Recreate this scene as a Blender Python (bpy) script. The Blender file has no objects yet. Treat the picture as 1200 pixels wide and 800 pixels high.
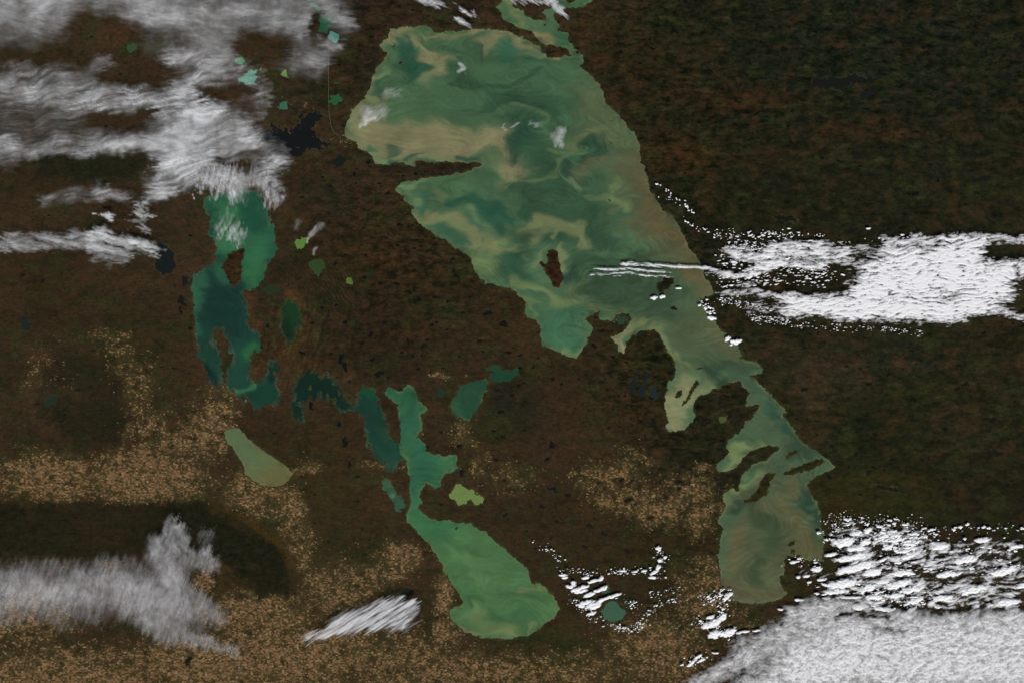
import bpy, math, random
import numpy as np

# ------------------------------------------------------------------ scene, camera, light
# One unit is one kilometre. The map is laid out on a survey grid whose cells are K km wide.
K = 0.62
scene = bpy.context.scene
COL = scene.collection

cam_data = bpy.data.cameras.new("camera")
cam = bpy.data.objects.new("camera", cam_data)
COL.objects.link(cam)
CAM_H = 705.0
cam.location = (0, 0, CAM_H)
cam.rotation_euler = (0, 0, 0)
cam_data.sensor_width = 36.0
cam_data.lens = 36.0 * CAM_H / (1200 * K)
cam_data.clip_start = 1.0
cam_data.clip_end = 50000.0
scene.camera = cam

SUN_EL = math.radians(36)
SUN_AZ = math.radians(166)          # compass bearing the light comes from
world = bpy.data.worlds.new("World")
scene.world = world
world.use_nodes = True
wn = world.node_tree
wn.nodes.clear()
sky = wn.nodes.new("ShaderNodeTexSky")
sky.sky_type = 'NISHITA'
sky.sun_disc = False
sky.sun_elevation = SUN_EL
sky.sun_rotation = SUN_AZ
bg = wn.nodes.new("ShaderNodeBackground")
bg.inputs["Strength"].default_value = 0.05
wo = wn.nodes.new("ShaderNodeOutputWorld")
wn.links.new(sky.outputs[0], bg.inputs[0])
wn.links.new(bg.outputs[0], wo.inputs[0])

sd = bpy.data.lights.new("sun", 'SUN')
sd.energy = 4.3
sd.angle = math.radians(0.5)
sd.color = (1.0, 0.965, 0.92)
sun = bpy.data.objects.new("sun", sd)
COL.objects.link(sun)
sun.rotation_euler = (math.pi / 2 - SUN_EL, 0, math.pi - SUN_AZ)
sun.location = (0, 0, 300)

scene.view_settings.view_transform = 'Standard'
scene.view_settings.look = 'None'
scene.view_settings.exposure = 0
scene.view_settings.gamma = 1
scene.cycles.transparent_max_bounces = 16
scene.cycles.max_bounces = 6

# ------------------------------------------------------------------ numeric helpers
def wx(x): return (np.asarray(x, float) - 600) * K
def wy(y): return (400 - np.asarray(y, float)) * K

ALB = 0.93          # sunlit brightness of a level white surface
def lin(c):
    c = np.asarray(c, float) / 255.0
    return np.where(c <= 0.04045, c / 12.92, ((c + 0.055) / 1.055) ** 2.4) / ALB

def _hash(ix, iy, seed):
    h = (ix.astype(np.int64) * 374761393 + iy.astype(np.int64) * 668265263 + seed * 982451653) & 0xFFFFFFFF
    h = ((h ^ (h >> 13)) * 1274126177) & 0xFFFFFFFF
    h = (h ^ (h >> 16)) & 0xFFFFFFFF
    return h / 4294967295.0

def perlin(x, y, seed=0):
    x = np.asarray(x, float); y = np.asarray(y, float)
    x0 = np.floor(x); y0 = np.floor(y)
    fx = x - x0; fy = y - y0
    u = fx * fx * fx * (fx * (fx * 6 - 15) + 10)
    v = fy * fy * fy * (fy * (fy * 6 - 15) + 10)
    def g(dx, dy):
        a = _hash(x0 + dx, y0 + dy, seed) * 2 * math.pi
        return np.cos(a) * (fx - dx) + np.sin(a) * (fy - dy)
    n0 = g(0, 0) * (1 - u) + g(1, 0) * u
    n1 = g(0, 1) * (1 - u) + g(1, 1) * u
    return (n0 * (1 - v) + n1 * v) * 1.5

def fbm(x, y, scale, octaves=4, seed=0, gain=0.5):
    s = 0; a = 1; t = 0
    for o in range(octaves):
        s = s + a * perlin(x / scale + 17.3 * o, y / scale - 9.1 * o, seed + o)
        t += a; a *= gain; scale = scale / 2.03
    return s / t * 1.5

def ss(a, b, x):
    t = np.clip((x - a) / (b - a), 0, 1)
    return t * t * (3 - 2 * t)

def seg_dist(x, y, pts):
    d = np.full(x.shape, 1e18)
    if len(pts) == 1:
        return np.hypot(x - pts[0][0], y - pts[0][1])
    for (ax, ay), (bx, by) in zip(pts[:-1], pts[1:]):
        ex, ey = bx - ax, by - ay
        L = ex * ex + ey * ey + 1e-9
        t = np.clip(((x - ax) * ex + (y - ay) * ey) / L, 0, 1)
        d = np.minimum(d, (x - ax - t * ex) ** 2 + (y - ay - t * ey) ** 2)
    return np.sqrt(d)

def poly_sdf(x, y, pts):                      # > 0 inside
    d = seg_dist(x, y, list(pts) + [pts[0]])
    inside = np.zeros(x.shape, bool)
    n = len(pts)
    for i in range(n):
        ax, ay = pts[i]; bx, by = pts[(i + 1) % n]
        if ay == by: continue
        c = ((ay > y) != (by > y)) & (x < (bx - ax) * (y - ay) / (by - ay) + ax)
        inside ^= c
    return np.where(inside, d, -d)

def stroke(x, y, pts, w):
    return np.exp(-(seg_dist(x, y, pts) / w) ** 2)

# ------------------------------------------------------------------ mesh helpers
def mesh_from(name, V, F, attrs=None, mat=None, smooth=True, uvs=None):
    V = np.asarray(V, np.float32); F = np.asarray(F, np.int32)
    me = bpy.data.meshes.new(name)
    me.vertices.add(len(V)); me.vertices.foreach_set("co", V.ravel())
    k = F.shape[1]
    me.loops.add(F.size); me.loops.foreach_set("vertex_index", F.ravel())
    me.polygons.add(len(F))
    me.polygons.foreach_set("loop_start", np.arange(0, F.size, k, dtype=np.int32))
    me.polygons.foreach_set("loop_total", np.full(len(F), k, np.int32))
    me.update(calc_edges=True)
    if smooth:
        me.polygons.foreach_set("use_smooth", np.ones(len(F), bool))
    for an, av in (attrs or {}).items():
        av = np.asarray(av, np.float32)
        if av.ndim == 2:
            a = me.attributes.new(an, 'FLOAT_COLOR', 'POINT')
            a.data.foreach_set("color", np.concatenate([av, np.ones((len(av), 1), np.float32)], 1).ravel())
        else:
            a = me.attributes.new(an, 'FLOAT', 'POINT')
            a.data.foreach_set("value", av)
    if mat: me.materials.append(mat)
    return me

def link(name, me, parent=None):
    o = bpy.data.objects.new(name, me)
    COL.objects.link(o)
    if parent: o.parent = parent
    return o

def tag(o, label=None, cat=None, group=None, kind=None):
    if label: o["label"] = label
    if cat: o["category"] = cat
    if group: o["group"] = group
    if kind: o["kind"] = kind
    return o

def grid_faces(nx, ny, keep=None, flip=False):
    i = np.arange(nx * ny).reshape(ny, nx)
    a, b, c, d = i[:-1, :-1], i[:-1, 1:], i[1:, 1:], i[1:, :-1]
    F = np.stack([a, d, c, b], -1)             # y runs down the map, so this order faces up
    if flip: F = F[..., ::-1]
    F = F.reshape(-1, 4)
    if keep is not None: F = F[keep.ravel()]
    return F

def compact(V, F, attrs):
    used = np.unique(F)
    remap = np.full(len(V), -1, np.int64); remap[used] = np.arange(len(used))
    return V[used], remap[F], {k: v[used] for k, v in attrs.items()}

# ------------------------------------------------------------------ materials
def new_mat(name):
    m = bpy.data.materials.new(name); m.use_nodes = True
    nt = m.node_tree; nt.nodes.clear()
    return m, nt
def N(nt, t, **kw):
    n = nt.nodes.new(t)
    for k, v in kw.items(): setattr(n, k, v)
    return n
def noise_node(nt, vec, scale, detail=3, rough=0.5, dist=0.0):
    n = N(nt, "ShaderNodeTexNoise"); n.inputs["Scale"].default_value = scale
    n.inputs["Detail"].default_value = detail; n.inputs["Roughness"].default_value = rough
    n.inputs["Distortion"].default_value = dist
    nt.links.new(vec, n.inputs["Vector"]); return n
def mathn(nt, op, a, b=None, c=None, clamp=False):
    n = N(nt, "ShaderNodeMath", operation=op, use_clamp=clamp)
    for i, v in enumerate((a, b, c)):
        if v is None: continue
        if isinstance(v, (int, float)): n.inputs[i].default_value = v
        else: nt.links.new(v, n.inputs[i])
    return n.outputs[0]
def mrange(nt, v, a, b, c, d, smooth=False):
    n = N(nt, "ShaderNodeMapRange")
    if smooth: n.interpolation_type = 'SMOOTHSTEP'
    nt.links.new(v, n.inputs[0])
    for i, q in enumerate((a, b, c, d)): n.inputs[i + 1].default_value = q
    return n.outputs[0]
def mapping(nt, vec, scale=(1, 1, 1), rot=0.0):
    n = N(nt, "ShaderNodeMapping"); n.inputs["Scale"].default_value = scale
    n.inputs["Rotation"].default_value = (0, 0, rot)
    nt.links.new(vec, n.inputs["Vector"]); return n.outputs[0]
def mixc(nt, fac, a, b, mode='MIX'):
    n = N(nt, "ShaderNodeMix", data_type='RGBA', blend_type=mode)
    if isinstance(fac, (int, float)): n.inputs[0].default_value = fac
    else: nt.links.new(fac, n.inputs[0])
    for i, v in ((6, a), (7, b)):
        if isinstance(v, (tuple, list, np.ndarray)): n.inputs[i].default_value = tuple(v)[:3] + (1,)
        else: nt.links.new(v, n.inputs[i])
    return n.outputs[2]
def comb(nt, v):
    n = N(nt, "ShaderNodeCombineColor")
    for i in range(3): nt.links.new(v, n.inputs[i])
    return n.outputs[0]

def land_material():
    m, nt = new_mat("land_cover")
    L = nt.links.new
    geo = N(nt, "ShaderNodeNewGeometry"); P = geo.outputs["Position"]
    flat = mapping(nt, P, (1, 1, 0))
    att = N(nt, "ShaderNodeAttribute", attribute_name="albedo")
    farm = N(nt, "ShaderNodeAttribute", attribute_name="farm")
    wet = N(nt, "ShaderNodeAttribute", attribute_name="streak")
    # fine mottling of forest, muskeg and rock, drawn out by the old ice flow
    n1 = noise_node(nt, mapping(nt, flat, (0.55, 1.0, 1)), 0.62, 5, 0.62, 0.6)
    f1 = mrange(nt, n1.outputs["Fac"], 0.30, 0.70, 0.72, 1.30)
    n2 = noise_node(nt, flat, 1.5, 3, 0.6)
    f2 = mrange(nt, n2.outputs["Fac"], 0.3, 0.7, 0.84, 1.16)
    col = mixc(nt, 1.0, att.outputs["Color"], comb(nt, mathn(nt, 'MULTIPLY', f1, f2)), 'MULTIPLY')
    # patches of dark conifer
    rugged = N(nt, "ShaderNodeAttribute", attribute_name="rugged")
    n3 = noise_node(nt, mapping(nt, flat, (0.5, 1, 1), -0.06), 0.30, 6, 0.68, 0.4)
    g3 = mathn(nt, 'MULTIPLY', mrange(nt, n3.outputs["Fac"], 0.50, 0.57, 0.0, 0.95), rugged.outputs["Fac"])
    col = mixc(nt, g3, col, mixc(nt, 1.0, col, (0.46, 0.62, 0.58), 'MULTIPLY'))
    n3b = noise_node(nt, mapping(nt, flat, (0.4, 1, 1), -0.08), 0.42, 5, 0.7, 0.8)
    g3b = mathn(nt, 'MULTIPLY', mrange(nt, n3b.outputs["Fac"], 0.53, 0.64, 0.0, 0.8), rugged.outputs["Fac"])
    col = mixc(nt, g3b, col, mixc(nt, 1.0, col, (1.5, 1.28, 1.05), 'MULTIPLY'))
    for sc_, wd_, am_ in ((0.035, .006, .45), (0.09, .009, .28)):      # streams and their dark riparian strips
        nr = noise_node(nt, flat, sc_, 5, 0.55, 0.5)
        line = mrange(nt, mathn(nt, 'ABSOLUTE', mathn(nt, 'SUBTRACT', nr.outputs["Fac"], 0.5)), wd_ * .4, wd_ * 1.6, am_, 0.0)
        col = mixc(nt, line, col, tuple(lin((24, 26, 17))))
    nb = noise_node(nt, mapping(nt, flat, (0.5, 1, 1)), 0.07, 6, 0.7, 0.6)
    col = mixc(nt, mrange(nt, nb.outputs["Fac"], 0.56, 0.70, 0.0, 0.5), col, tuple(lin((62, 46, 31))))
    nb2 = noise_node(nt, mapping(nt, flat, (0.6, 1, 1), .5), 0.055, 6, 0.72, 0.6)
    col = mixc(nt, mrange(nt, nb2.outputs["Fac"], 0.57, 0.68, 0.0, 0.5), col, tuple(lin((33, 37, 21))))
    # tiny lakes
    v0 = N(nt, "ShaderNodeTexVoronoi"); v0.inputs["Scale"].default_value = 0.16
    L(mapping(nt, mixc(nt, 0.12, flat, n2.outputs["Color"]), (0.7, 1.2, 1)), v0.inputs["Vector"])
    r0 = N(nt, "ShaderNodeSeparateColor"); L(v0.outputs["Color"], r0.inputs[0])
    pond = mathn(nt, 'LESS_THAN', v0.outputs["Distance"], mrange(nt, r0.outputs[0], 0.55, 1.0, 0.0, 0.2))
    pond = mathn(nt, 'MULTIPLY', pond, mrange(nt, farm.outputs["Fac"], 0.0, 0.2, 0.75, 0.0))
    col = mixc(nt, pond, col, tuple(lin((16, 19, 14))))
    v1 = N(nt, "ShaderNodeTexVoronoi"); v1.inputs["Scale"].default_value = 0.34
    L(mapping(nt, mixc(nt, 0.08, flat, n2.outputs["Color"]), (0.6, 1.2, 1), .2), v1.inputs["Vector"])
    r1 = N(nt, "ShaderNodeSeparateColor"); L(v1.outputs["Color"], r1.inputs[0])
    pond1 = mathn(nt, 'LESS_THAN', v1.outputs["Distance"], mrange(nt, r1.outputs[0], 0.7, 1.0, 0.0, 0.3))
    pond1 = mathn(nt, 'MULTIPLY', pond1, mathn(nt, 'MULTIPLY', rugged.outputs["Fac"], 0.8))
    col = mixc(nt, pond1, col, tuple(lin((17, 19, 15))))
    # drumlin ridges
    wv = N(nt, "ShaderNodeTexWave", wave_type='BANDS'); wv.inputs["Scale"].default_value = 0.13
    wv.inputs["Distortion"].default_value = 9; wv.inputs["Detail"].default_value = 3; wv.inputs["Detail Scale"].default_value = 0.9
    L(mapping(nt, flat, (1, 1, 1), math.radians(-38)), wv.inputs["Vector"])
    st = mathn(nt, 'MULTIPLY', mrange(nt, wv.outputs["Fac"], 0.45, 0.85, 0, 1), wet.outputs["Fac"])
    col = mixc(nt, st, col, tuple(lin((25, 34, 20))))
    # field patchwork: quarter sections, stubble, fallow and green crops
    vs = []
    for sc, asp, sd_ in ((1.0, 0.66, 0.0), (1.55, 0.75, 31.7)):
        vo = N(nt, "ShaderNodeTexVoronoi", distance='CHEBYCHEV'); vo.inputs["Scale"].default_value = sc
        vo.inputs["Randomness"].default_value = 0.5
        mp = N(nt, "ShaderNodeMapping"); mp.inputs["Scale"].default_value = (asp, 1, 0); mp.inputs["Location"].default_value = (sd_, sd_, 0)
        L(flat, mp.inputs["Vector"]); L(mp.outputs[0], vo.inputs["Vector"])
        sp = N(nt, "ShaderNodeSeparateColor"); L(vo.outputs["Color"], sp.inputs[0]); vs.append(sp)
    ramp = N(nt, "ShaderNodeValToRGB"); L(vs[0].outputs[1], ramp.inputs[0])
    cr = ramp.color_ramp; cr.interpolation = 'CONSTANT'
    cols = [(0.0, (46, 44, 25)), (0.1, (100, 78, 54)), (0.32, (120, 92, 64)), (0.56, (132, 103, 72)), (0.74, (66, 62, 38)), (0.82, (90, 68, 46)), (0.93, (150, 122, 88))]
    while len(cr.elements) < len(cols): cr.elements.new(0.5)
    for e, (p, c) in zip(cr.elements, cols):
        e.position = p; e.color = tuple(lin(c)) + (1,)
    tanv = mixc(nt, 1.0, ramp.outputs[0], comb(nt, mrange(nt, vs[1].outputs[2], 0, 1, 0.7, 1.25)), 'MULTIPLY')
    has = mathn(nt, 'LESS_THAN', mathn(nt, 'ADD', mathn(nt, 'MULTIPLY', vs[0].outputs[0], 0.6), mathn(nt, 'MULTIPLY', vs[1].outputs[0], 0.4)),
                mrange(nt, farm.outputs["Fac"], 0, 1, 0.05, 0.95))
    has = mathn(nt, 'MULTIPLY', has, mathn(nt, 'GREATER_THAN', farm.outputs["Fac"], 0.02))
    col = mixc(nt, mrange(nt, farm.outputs["Fac"], 0.1, 1.0, 0.0, 0.7), col, tuple(lin((92, 72, 47))))
    green = mathn(nt, 'MULTIPLY', mathn(nt, 'GREATER_THAN', vs[1].outputs[1], 0.66), mrange(nt, farm.outputs["Fac"], 0.08, 0.4, 0, 0.7))
    col = mixc(nt, green, col, tuple(lin((46, 56, 26))))
    col = mixc(nt, mathn(nt, 'MULTIPLY', has, 0.74), col, tanv)
    bump = N(nt, "ShaderNodeBump"); bump.inputs["Strength"].default_value = 0.12; bump.inputs["Distance"].default_value = 0.25
    L(n1.outputs["Fac"], bump.inputs["Height"])
    b = N(nt, "ShaderNodeBsdfPrincipled"); b.inputs["Roughness"].default_value = 1.0
    b.inputs["Specular IOR Level"].default_value = 0.0
    L(col, b.inputs["Base Color"]); L(bump.outputs[0], b.inputs["Normal"])
    o = N(nt, "ShaderNodeOutputMaterial"); L(b.outputs[0], o.inputs[0])
    return m

def water_material():
    m, nt = new_mat("silty_water")
    L = nt.links.new
    geo = N(nt, "ShaderNodeNewGeometry"); flat = mapping(nt, geo.outputs["Position"], (1, 1, 0))
    att = N(nt, "ShaderNodeAttribute", attribute_name="albedo")
    n1 = noise_node(nt, mapping(nt, flat, (0.35, 1, 1), 0.15), 0.35, 5, 0.6, 1.6)
    n2 = noise_node(nt, flat, 1.3, 2, 0.5)
    f = mathn(nt, 'MULTIPLY', mrange(nt, n1.outputs["Fac"], 0.3, 0.7, 0.94, 1.06), mrange(nt, n2.outputs["Fac"], 0.3, 0.7, 0.96, 1.04))
    col = mixc(nt, 1.0, att.outputs["Color"], comb(nt, f), 'MULTIPLY')
    b = N(nt, "ShaderNodeBsdfPrincipled"); b.inputs["Roughness"].default_value = 0.45
    b.inputs["Specular IOR Level"].default_value = 0.12
    L(col, b.inputs["Base Color"])
    o = N(nt, "ShaderNodeOutputMaterial"); L(b.outputs[0], o.inputs[0])
    return m

def cloud_material(name, rot=0.0, stretch=0.25, fine=0.8, wisp=0.6, col=(0.86, 0.87, 0.88), gain=1.0, bumpy=0.4):
    m, nt = new_mat(name)
    L = nt.links.new
    geo = N(nt, "ShaderNodeNewGeometry"); P = geo.outputs["Position"]
    den = N(nt, "ShaderNodeAttribute", attribute_name="cover")
    v = mapping(nt, mapping(nt, P, (1, 1, 0), rot), (stretch, 1, 1))
    n1 = noise_node(nt, v, fine, 5, 0.62, 0.7)
    n2 = noise_node(nt, v, fine * 0.35, 3, 0.55, 0.8)
    tex = mathn(nt, 'ADD', mrange(nt, n1.outputs["Fac"], 0.3, 0.7, -wisp, wisp), mrange(nt, n2.outputs["Fac"], 0.3, 0.7, -wisp * 0.6, wisp * 0.6))
    a = mathn(nt, 'MULTIPLY', den.outputs["Fac"], mathn(nt, 'ADD', 1.0, tex))
    a = mathn(nt, 'MULTIPLY', a, gain, clamp=True)
    bump = N(nt, "ShaderNodeBump"); bump.inputs["Strength"].default_value = bumpy; bump.inputs["Distance"].default_value = 0.8
    L(n1.outputs["Fac"], bump.inputs["Height"])
    b = N(nt, "ShaderNodeBsdfDiffuse"); b.inputs["Color"].default_value = tuple(col) + (1,)
    L(bump.outputs[0], b.inputs["Normal"])
    tr = N(nt, "ShaderNodeBsdfTransparent")
    mx = N(nt, "ShaderNodeMixShader"); L(a, mx.inputs[0]); L(tr.outputs[0], mx.inputs[1]); L(b.outputs[0], mx.inputs[2])
    o = N(nt, "ShaderNodeOutputMaterial"); L(mx.outputs[0], o.inputs[0])
    return m

LAND = land_material()
WATER = water_material()

# ------------------------------------------------------------------ the map: lakes
GREEN = (70, 100, 72)
winnipeg_main = [(454,41),(458,35),(468,33),(478,32),(490,31),(500,31),(505,33),(507,38),(515,39),(530,37),(545,36),(560,35),(575,35),(590,37),(600,40),(610,43),(620,49),(632,56),(636,62),(641,68),(650,68),(660,67),(668,66),(673,64),(680,63),(682,68),(682,75),(678,80),(687,84),(693,90),(701,98),(706,108),(708,118),(715,126),(721,130),(726,137),(735,148),(742,155),(749,168),(749,172),(750,190),(755,196),(757,208),(760,222),(765,228),(771,238),(775,246),(785,252),(793,261),(798,272),(804,283),(808,292),(815,300),(820,308),(826,316),(822,319),(825,326),(833,335),(836,344),(826,348),(820,352),(828,362),(835,370),(840,380),(845,387),(853,395),(860,402),(868,412),(866,420),(878,423),(886,424),(893,432),(890,437),(878,439),(882,443),(890,450),(898,458),(907,466),(915,475),(921,482),(917,486),(918,490),(925,497),(932,505),(936,514),(942,520),(950,525),(963,532),(972,540),(978,548),(972,550),(960,555),(950,562),(944,568),(948,575),(955,585),(958,590),(960,600),(961,612),(964,624),(966,632),(965,640),(964,650),(966,656),(958,657),(950,655),(940,654),(932,651),(925,650),(918,655),(919,662),(919,672),(912,675),(914,682),(917,688),(921,695),(916,700),(907,704),(895,706),(882,707),(870,705),(858,703),(853,694),(847,685),(844,678),(845,668),(842,655),(843,645),(844,634),(847,624),(847,618),(842,612),(842,606),(848,600),(852,591),(847,584),(849,578),(857,573),(866,576),(867,568),(869,560),(875,552),(880,545),(886,543),(898,540),(905,532),(914,524),(908,521),(897,522),(886,525),(878,529),(872,535),(866,542),(859,549),(851,552),(843,552),(838,548),(845,540),(853,531),(857,528),(850,525),(851,520),(858,512),(866,508),(870,502),(873,494),(882,490),(886,482),(891,475),(888,472),(880,475),(873,475),(875,468),(879,462),(876,458),(870,452),(869,446),(858,447),(848,450),(841,455),(833,456),(826,461),(818,463),(816,469),(812,475),(812,481),(814,488),(812,493),(803,501),(793,505),(784,505),(781,500),(783,495),(781,482),(779,470),(783,456),(787,446),(792,440),(792,428),(788,420),(783,412),(778,402),(774,393),(770,387),(760,385),(750,388),(742,392),(735,398),(733,405),(731,413),(723,411),(724,402),(719,400),(718,396),(724,391),(730,390),(735,384),(741,374),(737,368),(728,367),(722,369),(718,375),(710,376),(703,374),(703,366),(698,364),(695,368),(688,370),(686,375),(690,379),(696,382),(692,390),(688,398),(684,405),(680,411),(678,418),(672,419),(662,416),(655,411),(645,408),(636,405),(634,400),(634,390),(633,382),(628,375),(618,372),(616,366),(617,356),(614,350),(607,345),(600,338),(590,336),(578,333),(570,331),(562,324),(556,318),(554,312),(553,302),(548,298),(540,293),(530,287),(522,282),(513,277),(505,271),(500,268),(493,263),(487,256),(483,250),(484,246),(484,240),(478,238),(474,234),(473,229),(469,227),(465,223),(466,219),(472,214),(480,212),(488,213),(495,209),(505,208),(520,207),(535,204),(545,203),(553,200),(560,196),(567,192),(560,191),(552,190),(547,191),(535,190),(525,189),(515,190),(505,190),(492,187),(487,190),(485,194),(480,194),(472,191),(465,190),(455,192),(443,193),(439,190),(436,183),(432,178),(422,175),(418,168),(412,164),(402,158),(406,146),(411,138),(413,128),(420,122),(428,116),(432,108),(435,100),(437,92),(438,88),(442,80),(447,74),(453,68),(454,62),(448,58),(445,52),(452,48),(457,44)]
playgreen = [(588,-6),(600,-6),(600,9),(612,13),(618,20),(624,23),(635,25),(641,22),(636,14),(645,11),(650,3),(660,-1),(670,4),(682,-6),(700,-6),(690,5),(680,8),(668,9),(655,11),(648,16),(650,24),(656,31),(652,36),(657,37),(666,40),(666,48),(670,54),(676,60),(683,66),(681,72),(674,70),(672,66),(669,62),(667,58),(660,55),(650,53),(640,52),(634,51),(632,46),(625,41),(622,36),(615,35),(607,32),(600,27),(593,25),(589,20),(587,12),(583,8),(588,3)]
bay_inner = [(866,575),(872,577),(880,575),(886,568),(890,561),(893,556),(899,551),(908,551),(918,548),(926,556),(915,565),(905,575),(900,583),(893,588),(880,590),(868,591),(858,590),(862,600),(880,600),(905,600),(905,560),(890,550),(880,548),(872,556),(868,566)]

winnipegosis = [(240,232),(255,228),(270,225),(290,222),(305,228),(312,240),(314,252),(319,262),(321,275),(324,290),(322,300),(317,305),(312,312),(308,325),(302,335),(298,340),(292,337),(285,341),(283,345),(287,352),(290,362),(291,370),(290,380),(294,386),(303,390),(305,400),(304,412),(297,412),(291,415),(292,430),(293,446),(300,448),(308,447),(312,438),(313,430),(318,422),(321,420),(324,422),(325,435),(322,445),(325,450),(327,458),(328,470),(320,472),(312,475),(300,478),(294,472),(289,466),(282,463),(273,460),(267,453),(266,440),(267,433),(272,430),(274,420),(272,412),(268,405),(267,398),(264,390),(258,384),(250,386),(247,394),(247,405),(249,396),(252,394),(254,405),(258,415),(257,425),(259,435),(260,445),(258,451),(250,451),(245,445),(242,435),(238,425),(232,412),(232,405),(230,395),(228,380),(227,360),(226,340),(224,330),(228,322),(235,318),(248,312),(252,306),(254,298),(256,290),(252,282),(243,275),(248,262),(243,250),(240,240)]
manitoba_nw = [(345,448),(350,441),(356,437),(363,434),(370,438),(376,441),(386,440),(392,447),(397,453),(401,462),(405,468),(412,473),(420,475),(419,470),(420,462),(424,453),(430,455),(437,453),(440,462),(443,472),(448,482),(452,496),(455,508),(462,516),(470,524),(474,532),(480,534),(480,538),(470,541),(464,545),(462,550),(458,553),(452,546),(446,540),(440,536),(434,525),(430,515),(428,500),(427,488),(421,482),(414,479),(407,481),(400,487),(397,480),(393,472),(389,466),(383,467),(372,465),(362,467),(357,470),(352,476),(356,482),(354,490),(348,493),(345,487),(342,475),(344,463),(344,455)]
manitoba = [(451,462),(453,455),(458,453),(462,457),(470,458),(473,454),(479,451),(485,454),(487,462),(490,470),(495,474),(502,478),(500,481),(493,485),(494,492),(495,500),(490,508),(487,513),(492,515),(497,520),(500,528),(510,533),(520,534),(535,533),(534,542),(537,548),(530,552),(520,555),(517,562),(516,570),(508,572),(504,568),(500,565),(496,570),(492,575),(491,582),(494,588),(488,595),(494,598),(497,603),(503,607),(512,610),(520,610),(528,609),(535,613),(543,612),(552,614),(560,619),(570,624),(576,630),(582,636),(590,641),(595,648),(603,654),(610,660),(617,665),(620,671),(621,680),(624,683),(632,682),(640,690),(648,698),(654,710),(654,716),(648,724),(638,730),(632,735),(622,742),(605,747),(590,748),(570,747),(555,743),(545,740),(536,732),(529,725),(528,716),(533,711),(541,709),(543,704),(538,696),(532,688),(528,680),(525,675),(520,670),(519,662),(513,652),(507,643),(500,634),(492,626),(485,618),(477,611),(476,602),(480,597),(482,590),(481,580),(480,572),(482,562),(479,557),(477,545),(478,538),(472,530),(470,520),(471,505),(468,490),(467,478),(468,472),(460,471),(456,466)]

def blob(cx, cy, a, b, ang=0, n=14, seed=0, rough=0.3):
    r = random.Random(seed * 71 + int(cx * 13 + cy * 7)); t = math.radians(ang); out = []
    for i in range(n):
        th = 2 * math.pi * i / n; q = 1 + r.uniform(-rough, rough)
        px, py = a * q * math.cos(th), b * q * math.sin(th)
        out.append((cx + px * math.cos(t) + py * math.sin(t), cy - px * math.sin(t) + py * math.cos(t)))
    return out

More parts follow.
